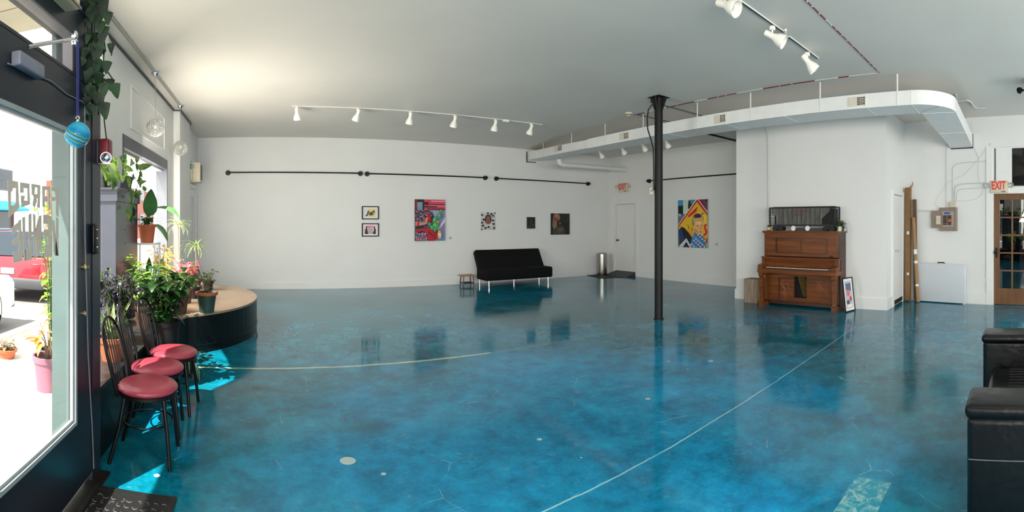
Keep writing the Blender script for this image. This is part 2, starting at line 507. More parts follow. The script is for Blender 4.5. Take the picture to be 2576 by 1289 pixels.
struct('wall_behind_door', dbox(dbox(dbox(MB(), (sL - .3, 2.2, 0), (sR + .3, 2.3, H)), (sL - .4, .2, 0), (sL - .3, 2.3, H)), (sR + .3, .2, 0), (sR + .4, 2.3, H)), mat('dim room paint', (60, 62, 64), .7))
# wall behind the camera with two wide shop windows
b = MB(); b.box((-1.2, -5.2, 0), (9.9, -5.0, .5)); b.box((-1.2, -5.2, 2.9), (9.9, -5.0, H))
for x in (-1.2, 3.3, 7.9): b.box((x, -5.2, .5), (x + (.5 if x < 7 else 2.0), -5.0, 2.9))
struct('wall_front', b, WHITE)
struct('window_3', MB().box((-.7, -5.12, .5), (3.3, -5.10, 2.9)).box((3.8, -5.12, .5), (7.9, -5.10, 2.9)), GLASS)

# window wall (left): piers, wall over the windows
yA, yB = 5.18, 7.56                             # display window
for a_, c_ in (((-1.85, 4.40, 0), (XWIN, yA, H)), ((-1.85, yA, 2.50), (XWIN, yB, H)), ((-1.85, yA, 0), (XWIN, yB, .40)), ((-1.85, yB, 0), (XWIN, 9.80, H)),
               ((-1.52, 8.10, 0), (XWIN, 9.16, H)), ((-1.85, 10.72, 0), (XWIN, 10.89, H)), ((-1.85, 9.80, 2.86), (XWIN, 10.72, H))):
    struct('wall_left', MB().box(a_, c_), WHITE)
struct('wall_left', MB().prism([(-1.28, 2.60), (-1.18, 2.60), (-1.53, 4.42), (-1.85, 4.42), (-1.66, 4.3)], (0, 0, H - 2.95), (0, 0, 2.95)), WHITE)
b = MB().prism([(-1.30, 2.69), (-1.22, 2.69), (-1.56, 4.40), (-1.70, 4.40)], (0, 0, .40))
struct('wall_left_low', b, DARKG)
# moulding over the display window
b = MB()
for z in (2.62, 3.12): b.box((XWIN, 5.5, z), (XWIN + .012, 7.35, z + .025))
for y in (5.5, 7.325): b.box((XWIN, y, 2.62), (XWIN + .012, y + .025, 3.145))
struct('trim_1', b, TRIM)
# storefront beside and behind the camera
b = MB()
b.box((-1.08, -5.2, 0), (-.985, 1.42, .42)); b.box((-1.08, -5.2, 2.62), (-.985, 2.69, H))
for y in (-5.2, -2.2, .6): b.box((-1.08, y, .42), (-.985, y + .12, 2.62))
struct('wall_left_near', b, DARK)
struct('window_4', MB().box((-1.05, -5.1, .42), (-1.04, 1.42, 2.62)), GLASS)

# baseboards
BBH = 0.17
b = MB().box((-.3, 10.868, 0), (9.33, 10.89, .15)); struct('baseboard_back', b, TRIM)
b = MB().box((9.308, 5.378, 0), (9.33, 9.55, BBH)).box((9.308, 10.78, 0), (9.33, 10.868, BBH)); struct('baseboard_right', b, TRIM)
b = MB().box((7.868, 2.298, 0), (7.89, 5.40, .19)).box((7.868, 2.298, 0), (8.25, 2.32, .19)); struct('baseboard_partition', b, TRIM)
b = MB(); dbox(b, (.1, -.02, 0), (sL - .12, 0, .2)); struct('baseboard_far_right', b, TRIM)

# ================================================================== DISPLAY LEDGE AND ROUND STAGE
cx, cy, ra, rb = -1.60, 6.75, 1.43, 1.62
edge = [(-1.04, 2.70), (-1.04, 4.55), (-1.02, 4.90), (-.97, 5.12)]
arc = []
a0 = atan2((5.24 - cy) / rb, (-.86 - cx) / ra)
for i in range(41):
    a = a0 + (pi / 2 - .02 - a0) * i / 40
    arc.append((cx + ra * cos(a), cy + rb * sin(a)))
outline = edge + arc + [(XWIN, cy + rb)]
inner = [(XWIN, 4.41), (-1.54, 4.39), (-1.215, 2.70)]
poly = outline + inner
T = thing('stage', 'low rounded stage with dark side and worn tan top under the window', 'stage', (-1.2, 6.0, 0))
wpart('stage_base', MB().prism([(x, y) for x, y in poly], (0, 0, ZL - .025)), DARKG, T)
PLY = mat('worn plywood', (150, 130, 110), 0.42, var=0.14, scale=3, stretch=(1, .4, 1))
wpart('stage_top', MB().prism([p_ for p_ in poly if p_[1] > 4.6], (0, 0, .025), (0, 0, ZL - .025)), PLY, T)
wpart('ledge_top', MB().prism([(-1.04, 2.70), (-1.04, 4.55), (-1.035, 4.72), (-1.63, 4.72), (XWIN, 4.41), (-1.54, 4.39), (-1.215, 2.70)], (0, 0, .026), (0, 0, ZL - .025)), mat('mottled black ledge paint', (40, 40, 42), .4, var=.4, scale=9), T)  # black ledge top with random lighter and darker mottling
lip = MB().tube([(x + .004, y, .10) for x, y in outline[3:-2]], .008, 6)
wpart('base_trim', lip, DARKG, T)

# ================================================================== GLASS ENTRANCE DOOR
XE = -0.99
T = thing('door_1', None, None, (XE, 2.0, 0), kind='structure')
yL, yR = 1.50, 2.335                             # edges of the glass
b = MB()
b.box((XE - .045, yR, .06), (XE, 2.555, 2.25)); b.box((XE - .045, 1.36, .06), (XE, yL, 2.25))
b.box((XE - .045, yL, .06), (XE, yR, .42)); b.box((XE - .045, yL, 1.965), (XE, yR, 2.25))
wpart('door_leaf', b, DARK, T)
wpart('door_glass', MB().box((XE - .028, yL, .42), (XE - .022, yR, 1.965)), GLASS, T)
b = MB()
for i, (o_, q) in enumerate(((.0, .02), (.022, .012))):
    b.box((XE - .02, yR - o_ - q, .42), (XE + .006 - i * .012, yR - o_, 1.965)); b.box((XE - .02, yL, .42 + o_), (XE + .006 - i * .012, yR, .42 + o_ + q))
    b.box((XE - .02, yL, 1.965 - o_ - q), (XE + .006 - i * .012, yR, 1.965 - o_))
wpart('glazing_bead', b, mat('pale bead', (150, 158, 160), .35), T)
for (px, py, r_) in ((210, 672, .017), (210, 789, .013)):
    p = at(px, py, 'X', XE)
    b = MB().lathe([(0, .0), (r_ * 1.1, 0), (r_ * 1.1, .008), (r_ * .75, .013), (0, .013)], p, (1, 0, 0), 20)
    b.box(p + Vector((.013, -.002, -.008)), p + Vector((.02, .002, .008)))
    if py < 700: b.tube([p + Vector((.015, 0, 0)), p + Vector((.022, .012, -.006)), p + Vector((.022, .018, .006))], .005, 8)
    wpart('lock_cylinder', b, mat('brass', (190, 175, 130), .3, 1.0), T, 40)
# FARGO VENUE, cut vinyl on the outer face, read from the street
LET = [[(100,65),(150,76),(148,555),(120,580)],[(215,88),(245,95),(262,450),(215,495)],[(150,76),(215,88),(215,180),(165,185),(148,230)],[(148,415),(190,410),(215,372),(215,495),(148,555)],
 [(272,100),(400,120),(400,185),(272,180)],[(272,180),(322,183),(322,245),(272,245)],[(370,183),(400,185),(408,400),(372,412)],[(280,280),(340,285),(325,350),(283,348)],[(283,345),(372,350),(372,413),(290,440)],
 [(425,120),(545,140),(545,176),(425,166)],[(425,166),(468,170),(468,258),(430,272)],[(505,172),(545,175),(540,450),(508,445)],[(435,262),(508,262),(508,312),(455,305)],[(455,303),(505,310),(470,455),(440,405)],
 [(570,150),(608,152),(608,440),(572,430)],[(645,155),(680,158),(685,480),(655,470)],[(608,152),(645,155),(645,205),(608,205)],[(608,290),(645,290),(645,365),(608,365)],
 [(750,172),(788,182),(797,580),(755,545)],[(695,165),(750,172),(750,220),(697,222)],[(690,300),(750,300),(750,350),(690,358)],
 [(248,620),(285,600),(305,1165),(250,1178)],[(160,712),(248,640),(248,745),(165,815)],[(165,890),(248,820),(248,930),(170,960)],[(172,1045),(250,1040),(250,1178),(180,1195)],
 [(300,580),(340,565),(350,1160),(322,1165)],[(385,540),(425,520),(430,1150),(390,1155)],[(340,1010),(390,1010),(392,1158),(345,1163)],
 [(445,520),(480,545),(482,1135),(460,1145)],[(520,565),(560,545),(566,1130),(545,1020)],[(478,735),(520,580),(546,1020),(492,1140)],
 [(645,540),(690,560),(695,1110),(648,1112)],[(583,540),(646,540),(646,665),(585,665)],[(588,742),(648,735),(648,840),(595,850)],[(600,955),(648,950),(648,1115),(600,1120)],
 [(700,600),(735,620),(757,880),(730,1090)],[(755,560),(792,600),(792,1095),(750,1095)],[(735,1000),(760,880),(790,1090),(735,1092)]]
b = MB()
for q in LET:
    P = [at(x / 5.37, 440 + y / 5.37, 'X', XE - .030) for x, y in q]
    n_ = len(P)
    b.add(P + [p - Vector((.0006, 0, 0)) for p in P], [list(range(n_)), [n_ + i for i in range(n_)][::-1]])
wpart('window_lettering', b, leafmat('grey vinyl lettering', (214, 206, 198), (214, 206, 198), .3, .7), T)
# closer on the top rail with its arm
b = MB().rbox((XE, 1.66, 2.115), (XE + .045, 1.88, 2.175), .008)
wpart('closer_body', b, mat('grey closer', (120, 122, 136), .4), T, 40)
pj = at(188, 98, 'X', -.90); ps = at(70, 118, 'X', -.95)
b = MB().tube([ps, at(100, 112, 'X', -.93), pj], .009, 10).lathe([(0, -.035), (.014, -.03), (.017, -.012), (.011, -.002), (.016, .006), (.016, .026), (.01, .036), (0, .038)], pj, (0, 0, 1), 18)
wpart('closer_arm', b, CHROME, T, 40)
# frame around the door and transom
b = MB()
b.box((XE - .235, 2.560, 0), (XE + .005, 2.69, H)); b.box((XE - .09, 1.24, 2.255), (XE + .0, 2.56, 2.27))
b.box((XE - .09, 1.24, 2.455), (XE + .0, 2.56, 2.62)); b.box((XE - .09, 2.28, 2.26), (XE, 2.56, 2.46)); b.box((XE - .09, 1.24, 0), (XE, 1.355, 2.62))
struct('trim_2', b, DARK)
T = thing('window_2', None, None, (XE, 1.8, 2.27), kind='structure')
wpart('pane', MB().box((XE - .04, 1.355, 2.27), (XE - .035, 2.28, 2.455)), GLASS, T)
wpart('window_frame', MB().box((XE - .05, 1.355, 2.445), (XE + .004, 2.28, 2.458)).box((XE - .05, 2.27, 2.27), (XE + .004, 2.282, 2.458)), mat('grey bead', (120, 116, 120), .4), T)
struct('trim_3', MB().box((XE - .06, 1.3, -.001), (XE + .07, 2.69, .012)), mat('worn threshold', (52, 48, 44), .4, .6, var=.15))
# door operator cable and junction plate on the jamb
q0 = [at(x, y, 'X', XE + .008) for x, y in ((20, 160), (80, 185), (130, 205), (170, 238), (205, 255), (213, 262), (214, 330), (213, 480), (214, 600), (222, 900), (232, 1080), (236, 1180))]
solo('cable', 'thin grey cable from the door closer down the dark door frame', 'cable', MB().tube(q0, .0035, 6), mat('grey cable', (120, 124, 130), .5), smooth=True)
p = at(236, 600, 'X', XE + .005)
b = MB().rbox(p + Vector((0, -.045, -.09)), p + Vector((.022, .045, .085)), .012)
T = thing('latch_cover', 'black latch cover with three screws on the dark door jamb', 'cover', p)
wpart('cover', b, BLACK, T, 40)
for dz in (-.05, 0, .05):
    wpart('screw', MB().lathe([(0, 0), (.006, 0), (.005, .003), (0, .003)], p + Vector((.022, -.005, dz)), (1, 0, 0), 10), CHROME, T)
# cream box above the transom
T = thing('valance_box', 'cream box fixed above the glass entrance door', 'box', (XE + .05, 1.7, 2.54))
wpart('case', MB().box((XE + .002, .9, 2.54), (XE + .08, 2.19, 2.78)), mat('cream paint', (222, 196, 158), .5), T)
wpart('side_rail', MB().box((XE + .08, .9, 2.54), (XE + .088, 2.20, 2.552)), mat('grey bead', (120, 116, 120)), T)

# rubber door mat
T = thing('door_mat', 'black rubber mat with raised scroll pattern inside the glass entrance door', 'mat', (-.73, 2.05, 0.0))
RUB = mat('black rubber', (16, 16, 17), .6, bump=.2, scale=60)
wpart('mat_base', MB().rbox((-.955, 1.62, .001), (-.49, 2.53, .010), .004, 2), RUB, T)
b = MB().box((-.955, 2.50, .009), (-.49, 2.53, .014)).box((-.52, 1.62, .009), (-.49, 2.53, .014)).box((-.955, 1.62, .009), (-.93, 2.53, .014))
wpart('raised_border', b, RUB, T)
rnd = random.Random(4); b = MB()
for i in range(16):
    for j in range(9):
        x, y = -.90 + j * .044, 1.66 + i * .052; a = rnd.uniform(0, pi) + .5 * j
        b.tube([(x + .02 * cos(a + t) * (1 - .2 * t), y + .02 * sin(a + t) * (1 - .2 * t), .010) for t in (0, .7, 1.4, 2.1, 2.8)], .0035, 6)
wpart('raised_scrolls', b, mat('worn rubber', (70, 68, 70), .45), T, True)

# ================================================================== DISPLAY WINDOW, SLANTED WINDOW, SIDE DOOR
T = thing('window_1', None, None, (-1.75, 6.3, .45), kind='structure')
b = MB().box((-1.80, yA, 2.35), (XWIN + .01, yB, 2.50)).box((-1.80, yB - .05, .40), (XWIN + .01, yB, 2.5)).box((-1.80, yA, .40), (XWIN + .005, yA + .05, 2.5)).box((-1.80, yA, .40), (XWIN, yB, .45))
wpart('window_frame', b, mat('lit dark frame', (58, 62, 74), .35), T)  # dark frame paint lightened, window light put into its colour
wpart('pane', MB().box((-1.775, yA, .45), (-1.77, yB, 2.35)), GLASS, T)
wpart('window_sill', MB().box((-1.80, yA + .05, 2.325), (-1.70, yB - .05, 2.35)), TRIM, T)
T = thing('window_5', None, None, (-1.4, 3.5, .45), kind='structure')
wpart('pane', MB().prism([(-1.252, 2.69), (-1.247, 2.69), (-1.605, 4.40), (-1.61, 4.40)], (0, 0, 2.55), (0, 0, .4)), GLASS, T)
wpart('window_frame', MB().prism([(-1.29, 2.69), (-1.23, 2.69), (-1.585, 4.40), (-1.64, 4.40)], (0, 0, .05), (0, 0, .4)), DARK, T)
T = thing('door_2', None, None, (XWIN, 10.2, 0), kind='structure')
wpart('door_leaf', MB().box((-1.70, 9.86, 0), (-1.655, 10.0, 2.24)).box((-1.70, 10.5, 0), (-1.655, 10.66, 2.24)).box((-1.70, 10.0, 0), (-1.655, 10.5, .3)).box((-1.70, 10.0, 2.05), (-1.655, 10.5, 2.24)), TRIM, T)
wpart('pane', MB().box((-1.69, 10.0, .3), (-1.68, 10.5, 2.05)), mat('opaque pane', (214, 218, 220), .3, var=0), T)  # pane made opaque to keep the sun off the back wall
wpart('door_frame', MB().box((-1.72, 9.80, 0), (-1.62, 9.86, 2.86)).box((-1.72, 10.66, 0), (-1.62, 10.72, 2.86)).box((-1.72, 9.86, 2.24), (-1.62, 10.66, 2.32)).box((-1.72, 9.86, 2.80), (-1.62, 10.66, 2.86)), TRIM, T)
wpart('transom_panel', MB().box((-1.70, 9.86, 2.32), (-1.68, 10.66, 2.80)), mat('grey glass', (130, 138, 138), .2), T)
wpart('door_handle', MB().tube([(-1.655, 10.03, 1.05), (-1.60, 10.03, 1.05), (-1.60, 10.12, 1.04)], .012), BLACK, T, True)
wpart('notice', MB().box((-1.655, 9.99, 1.3), (-1.652, 10.12, 1.72)), mat('white paper', (235, 235, 230), .8), T)

# ================================================================== SHALLOW CABINET ON THE LEDGE
T = thing('cabinet', 'tall grey cabinet with a moulded top band standing on the ledge against the white pier', 'cabinet', (-1.54, 4.8, ZL))
GRY = mat('grey gloss paint', (66, 68, 79), .2, var=.04)
wpart('body', MB().box((-1.625, 4.42, ZL), (-1.46, 5.20, 1.70)), GRY, T)
wpart('top_band', MB().box((-1.628, 4.40, 1.70), (-1.44, 5.22, 1.80)).box((-1.628, 4.385, 1.80), (-1.43, 5.235, 1.815)).box((-1.628, 4.37, 1.815), (-1.42, 5.25, 1.83)), GRY, T)
wpart('handle', MB().tube([(-1.455, 5.05 + .018 * cos(a), 1.62 + .05 * sin(a)) for a in [i * pi / 8 for i in range(16)]], .006, 8, closed=True), BLACK, T, True)
for z in (1.42, 1.28, 1.05):
    wpart('screw_hole', MB().lathe([(0, 0), (.006, 0), (.006, .003), (0, .003)], (-1.46, 4.72, z), (1, 0, 0), 8), SLOT, T)

# ================================================================== PLANTS
def pot_mb(r0, r1, h, rim=.02, rimh=.03):
    """r0 base radius, r1 top radius"""
    return MB().lathe([(0, 0), (r0, 0), (r0 + (r1 - r0) * .92, h - rimh), (r1 + rim * .6, h - rimh), (r1 + rim, h), (r1 - .005, h), (r1 - .015, h - rimh * 1.3), (0, h - rimh * 1.3)], n=28)
def soil_mb(r1, z): return MB().lathe([(0, 0), (r1 - .012, 0), (r1 - .014, .004), (0, .012)], (0, 0, z), n=20)

def plant(name, label, loc, rot, potspec, potmat, foliage, fmat, stems=None, smat=None, group=None, cat='plant'):
    T = thing(name, label, cat, loc, rot, group)
    if potspec:
        part('pot', pot_mb(*potspec), potmat, T, 40)
        part('soil', soil_mb(potspec[1], potspec[2] - .035), SOIL, T)
    part('foliage', foliage, fmat, T, True)
    if stems: part('stem', stems, smat, T, True)
    return T

STEMG = mat('green stem', (70, 96, 44), .6)
STEMB = mat('woody stem', (120, 100, 74), .8)
G1 = leafmat('mid green leaf', (20, 46, 20), (34, 70, 26), .3)
G2 = leafmat('bright green leaf', (112, 160, 44), (160, 196, 74), .55)
G3 = leafmat('deep green leaf', (10, 30, 14), (26, 66, 24), .3, .55)
PUR = leafmat('dark purple leaf', (22, 16, 24), (58, 54, 68), .12, .28, 20)
YEL = leafmat('yellow croton leaf', (214, 196, 50), (196, 130, 50), .5, .4, 14)
PNK = leafmat('pink coleus leaf', (190, 70, 96), (222, 130, 140), .4, .5, 20)
VAR = leafmat('pale striped leaf', (120, 150, 84), (196, 208, 160), .4, .4, 16)

def bush(seed, n, R0, z0, z1, L, W, kind='ovate', flat=1.0, bend=.5, stems=6):
    rnd = random.Random(seed); f = MB(); s = MB()
    for k in range(stems):
        a = 2 * pi * k / stems + rnd.uniform(-.3, .3); rr = rnd.uniform(.35, .9) * R0
        top = Vector((rr * cos(a), rr * sin(a), z0 + (z1 - z0) * rnd.uniform(.65, 1)))
        mid = Vector((rr * .35 * cos(a), rr * .35 * sin(a), z0 + (z1 - z0) * .45))
        P = [Vector((.02 * cos(a), .02 * sin(a), z0 - .02)), mid, top]
        s.tube(P, [.006, .005, .003], 6)
        m = max(1, n // stems)
        for j in range(m):
            t = .15 + .85 * (j + rnd.random()) / m
            q = P[0].lerp(mid, t * 2) if t < .5 else mid.lerp(top, (t - .5) * 2)
            b_ = rnd.uniform(0, 2 * pi); up = rnd.uniform(-.2, .7) * flat
            d = Vector((cos(b_), sin(b_), up)); l_ = rnd.uniform(.7, 1.15)
            st = q + d.normalized() * L * rnd.uniform(.2, .7)
            s.tube([q, st], .0018, 4)
            f.leaf(st, d, L * l_, W * l_, kind, bend * rnd.uniform(.5, 1.4), rnd.uniform(.1, .4), 4)
    return f, s

def rosette(seed, n, z, L, W, lo=.1, hi=1.2, bend=1.0, kind='strap', r0=.01):
    rnd = random.Random(seed); f = MB()
    for i in range(n):
        a = i * 2.4 + rnd.uniform(-.3, .3); e = rnd.uniform(lo, hi)
        d = Vector((cos(a) * cos(e), sin(a) * cos(e), sin(e)))
        f.leaf((r0 * cos(a), r0 * sin(a), z), d, L * rnd.uniform(.7, 1.1), W * rnd.uniform(.8, 1.1), kind, bend * rnd.uniform(.6, 1.3), .3, 7)
    return f

# jade-like plant in the green pot, on the stage
pj2 = at(520, 786, 'Z', ZL)
f, s = bush(11, 70, .15, .24, .50, .055, .03, 'round', stems=9)
GP = mat('green glazed pot', (44, 66, 58), .4, var=.15)
T = plant('potted_plant', 'leggy green succulent in a green pot with terracotta rim on the stage top', (pj2.x, pj2.y, ZL), 0, (.085, .115, .235, .014, .03), GP, f, G1, s, STEMB)
part('pot_rim', MB().lathe([(.118, .205), (.131, .206), (.134, .236), (.112, .238), (.112, .20)], n=28), TERRA, T, 40)

# big leafy plant in the tall dark pot, on the floor beside the ledge
f, s = bush(3, 240, .34, .56, 1.15, .10, .09, 'heart', stems=14, bend=.7)
plant('potted_plant', 'large bushy green plant in a tall dark grey pot behind the row of chairs', (-.92, 4.18, 0), 0, (.10, .132, .62, .012, .04), mat('dark grey pot', (11, 14, 16), .6, spec=.3), f, G1, s, STEMG)
# a second bushy one on the ledge behind it (brighter, back-lit)
f, s = bush(8, 170, .30, .20, .72, .085, .06, 'ovate', stems=12)
plant('potted_plant', 'bright yellow-green bushy plant on the ledge beside the grey cabinet', (-1.22, 4.62, ZL), 0, (.08, .11, .22), mat('brown pot', (84, 54, 40), .7), f, G2, s, STEMG)
f, s = bush(28, 120, .24, .18, .50, .08, .06, 'ovate', stems=10)
plant('potted_plant', 'green leafy plant in a brown pot on the stage left of the green pot', (-1.02, 5.45, ZL), 0, (.07, .10, .20), mat('brown pot', (84, 54, 40), .7), f, G2, s, STEMG)
# dark purple foliage plant
f, s = bush(5, 420, .26, .16, .66, .10, .026, 'lance', stems=20, bend=1.0)
plant('potted_plant', 'dark purple-leaved plant on the ledge next to the door jamb', (-1.27, 3.86, ZL), 0, (.07, .09, .18), mat('black pot', (22, 22, 24), .5), f, PUR, s, STEMG)
# snake plant / aloe in a terracotta bowl
f = MB(); rnd = random.Random(2)
for i in range(9):
    a = i * 2.4; e = rnd.uniform(1.0, 1.45)
    f.leaf((.04 * cos(a), .04 * sin(a), .17), (cos(a) * cos(e), sin(a) * cos(e), sin(e)), rnd.uniform(.24, .36), .035, 'strap', .25, .4, 7)
f2, s2 = bush(19, 60, .16, .17, .34, .07, .03, 'ovate', stems=8)
merge(f, f2)
plant('potted_plant', 'upright snake plant in a terracotta pot behind the nearest red chair', (-1.165, 3.44, ZL), 0, (.075, .11, .18, .012, .035), TERRA, f, leafmat('snake leaf', (60, 92, 48), (130, 150, 84), .35, .4, 12), s2, STEMG)
# spider plant on the floor against the stage
f = rosette(7, 34, .16, .30, .016, .0, 1.35, 1.2)
plant('spider_plant', 'spider plant with arching striped leaves on the floor behind the farthest red chair', (-.80, 4.62, 0), 0, (.06, .085, .16), mat('black pot', (22, 22, 24), .5), f, VAR)
# pink coleus
f, s = bush(9, 300, .25, .18, .60, .06, .045, 'ovate', stems=16, bend=.8)
plant('potted_plant', 'pink and magenta leaved plant on the stage near the window', (-1.08, 6.15, ZL), 0, (.07, .10, .20), mat('brown pot', (84, 54, 40), .7), f, PNK, s, STEMG)
f, s = bush(91, 90, .12, .18, .50, .06, .03, 'lance', stems=9, bend=.8)
plant('potted_plant', 'small near-black leaved plant beside the pink plant on the stage', (-1.02, 6.55, ZL), 0, (.06, .08, .17), mat('black pot', (22, 22, 24), .5), f, leafmat('near black leaf', (40, 22, 36), (70, 40, 60), .2), s, STEMG)
# yellow croton standing on a tall stand
f, s = bush(13, 110, .17, .24, .80, .10, .045, 'lance', stems=9, bend=.5)
plant('potted_plant', 'tall yellow and orange leaved plant at the window behind the green plants', (-1.36, 5.95, ZL), 0, (.08, .11, .24), mat('brown pot', (84, 54, 40), .7), f, YEL, s, STEMB)
# two dracaenas
def dracaena(label, loc, h, L, seed):
    f = rosette(seed, 26, h, L, .022, -.3, 1.3, .9)
    s = MB().tube([(0, 0, .15), (.01, .005, h * .5), (0, 0, h)], [.012, .01, .008], 8)
    plant('dracaena', label, loc, 0, (.06, .09, .18), mat('brown pot', (84, 54, 40), .7), f, VAR, s, STEMB, group=None)
p = at(450, 575, 'X', -1.42)
dracaena('taller spiky dracaena on a bare stem in front of the window jamb', (-1.36, 7.10, ZL), 1.02, .24, 21)
p = at(494, 628, 'Y', 7.5)
dracaena('shorter spiky dracaena standing at the far end of the stage', (-1.13, 7.35, ZL), .70, .30, 22)
# small upright plant in a black pot at the stage's far end
f, s = bush(33, 40, .12, .14, .34, .05, .02, 'lance', stems=5)
plant('potted_plant', 'small plant in a black pot at the far side of the stage', (-.93, 7.35, ZL), 0, (.06, .075, .15), mat('black pot', (22, 22, 24), .5), f, G1, s, STEMG)
# terracotta pot on a white stand with large paddle leaves
ps_ = at(370, 611, 'X', -1.40)
T = thing('plant_stand', 'narrow white plant stand on the stage in front of the display window', 'stand', (ps_.x, ps_.y, ZL))
hs = ps_.z - ZL
part('shelf', MB().box((-.13, -.13, hs - .02), (.13, .13, hs)), TRIM, T)
for sx in (-1, 1):
    for sy in (-1, 1): part('leg', MB().box((sx * .12 - .008, sy * .12 - .008, 0), (sx * .12 + .008, sy * .12 + .008, hs - .02)), TRIM, T)
f = MB()
f.leaf((.0, .02, .30), (.15, .25, 1), .36, .20, 'ovate', .15, .2, 8, up=(1, -1, 0))
f.leaf((.02, .15, .40), (.8, 1.3, .35), .52, .17, 'ovate', .5, .3, 8)
f.leaf((.03, .15, .22), (.7, 1.0, -.35), .34, .12, 'ovate', .5, .3, 6)
f.leaf((.04, -.08, -.42), (.1, -.35, 1), .34, .07, 'lance', .3, .2, 6); f.leaf((.06, .04, -.42), (.2, .5, 1), .34, .08, 'lance', .3, .2, 6)
f2, s2 = bush(41, 80, .12, .20, .30, .05, .04, 'ovate', stems=10)
merge(f, f2); s2.tube([(0, 0, .18), (0, .02, .36)], .006, 6).tube([(0, 0, .18), (.02, .15, .42)], .006, 6).tube([(.0, 0, .18), (.03, .15, .15)], .005, 6)
plant('potted_plant', 'terracotta pot with bright green leaves and big paddle leaves on the white stand', ps_, 0, (.075, .10, .21, .01, .03), TERRA, f, leafmat('paddle leaf', (22, 62, 34), (52, 104, 46), .35, .5, 2), s2, STEMG)
# trailing pothos in the dark planter on the cabinet
T = thing('trailing_plant', 'trailing pothos in a dark grey planter on top of the grey cabinet', 'plant', (-1.52, 4.72, 1.83))
b = MB(); b.prism([(-.09, -.10), (.09, -.10), (.075, .0), (-.075, .0)], (0, .42, 0), (0, -.2, .14), (1, 0, 0), (0, 0, 1))
b = MB().add([(-.065, -.18, 0), (.065, -.18, 0), (.065, .18, 0), (-.065, .18, 0), (-.09, -.21, .14), (.09, -.21, .14), (.09, .21, .14), (-.09, .21, .14)], [(3,2,1,0),(4,5,6,7),(0,1,5,4),(1,2,6,5),(2,3,7,6),(3,0,4,7)])
b.box((-.098, -.218, .12), (.098, .218, .145))
part('planter', b, mat('dark grey planter', (62, 62, 70), .5), T)
vines = [[(250, 410), (262, 430), (272, 448), (284, 462), (290, 452)], [(300, 392), (312, 420), (318, 436), (330, 470), (325, 505), (318, 540)],
         [(330, 400), (345, 420), (352, 440), (345, 470), (338, 510), (322, 550)], [(290, 400), (280, 405), (266, 425)], [(335, 440), (350, 465), (362, 480)]]
f = MB(); s = MB(); rnd = random.Random(6)
for k, v in enumerate(vines):
    P = [at(x, y, 'X', -1.38) - T.location for x, y in v]; s.tube(P, .003, 5)
    for i in range(len(P) - 1):
        for t in ((.2, .7)):
            q = P[i].lerp(P[i + 1], t); a = rnd.uniform(-1, 1)
            f.leaf(q, (.35, a, rnd.uniform(-1.0, .4)), rnd.uniform(.09, .13), rnd.uniform(.06, .085), 'heart', .4, .2, 5, up=(1, -.6, .3))
for (x, y) in ((311, 398), (305, 440), (290, 430), (262, 420), (342, 395), (354, 422), (270, 440), (285, 398)):
    f.leaf(at(x, y, 'X', -1.40) - T.location, (.3, rnd.uniform(-.6, .6), rnd.uniform(-1, .2)), .13, .09, 'heart', .4, .2, 5, up=(1, -.6, .3))
part('foliage', f, leafmat('pothos leaf', (50, 84, 40), (120, 150, 66), .4, .4, 5), T, True); part('stem', s, STEMG, T, True)
# vine climbing the door jamb
T = thing('climbing_vine', 'dark green heart-leaved vine hanging down the door jamb from the ceiling', 'plant', (-.93, 2.62, 1.85))
f = MB(); s = MB(); rnd = random.Random(16)
RV = 2.70
lv = [(270,42,30),(251,30,34),(235,30,30),(253,66,32),(279,118,22),(225,60,26),(240,95,30),(262,78,28),(268,166,30),(255,168,30),(245,190,30),(285,225,34),(276,210,28),(262,222,32),
      (248,246,34),(258,275,38),(237,222,28),(230,120,26),(243,140,30),(226,155,28),(236,10,34),(256,8,36),(259,130,14),(220,95,24),(233,180,30),(247,120,30),(222,20,26),(244,50,30),(250,210,30),(228,200,24),(240,262,30)]
for x, y, L_ in lv:
    q = at(x, y, 'R', RV + rnd.uniform(-.06, .06)) - T.location; l_ = L_ * RV / FP
    f.leaf(q + Vector((0, 0, l_ * .45)), (rnd.uniform(-.1, .35), rnd.uniform(-.3, .1), -1), l_ * 1.15, l_ * .95, 'heart', .3, .15, 8, up=(.45, -1, .2))
for v in ([(250, -20), (252, 60), (262, 130), (258, 200), (262, 300), (268, 350)], [(240, -20), (236, 60), (244, 140), (240, 220), (248, 290)], [(262, 65), (275, 90), (285, 112), (280, 140)], [(270, 180), (284, 200), (290, 230)], [(254, 70), (262, 100), (266, 130)], [(228, 0), (226, 80), (232, 160), (236, 240)]):
    s.tube([at(x, y, 'R', RV) - T.location for x, y in v], .004, 5)
for i in range(46):
    x, y = rnd.uniform(205, 256), rnd.uniform(-10, 300); L_ = rnd.uniform(22, 34)
    if x > 240 and rnd.random() < .5: x -= 25
    q = at(x, y, 'R', RV - .05 + rnd.uniform(-.06, .06)) - T.location; l_ = L_ * RV / FP
    f.leaf(q, (rnd.uniform(-.5, .5), rnd.uniform(-.3, .3), -1), l_, l_ * .9, 'heart', .3, .15, 8, up=(.45 + rnd.uniform(-.3, .3), -1, .2))
part('foliage', f, G3, T, True); part('stem', s, mat('dark vine stem', (40, 40, 28), .8), T, True)

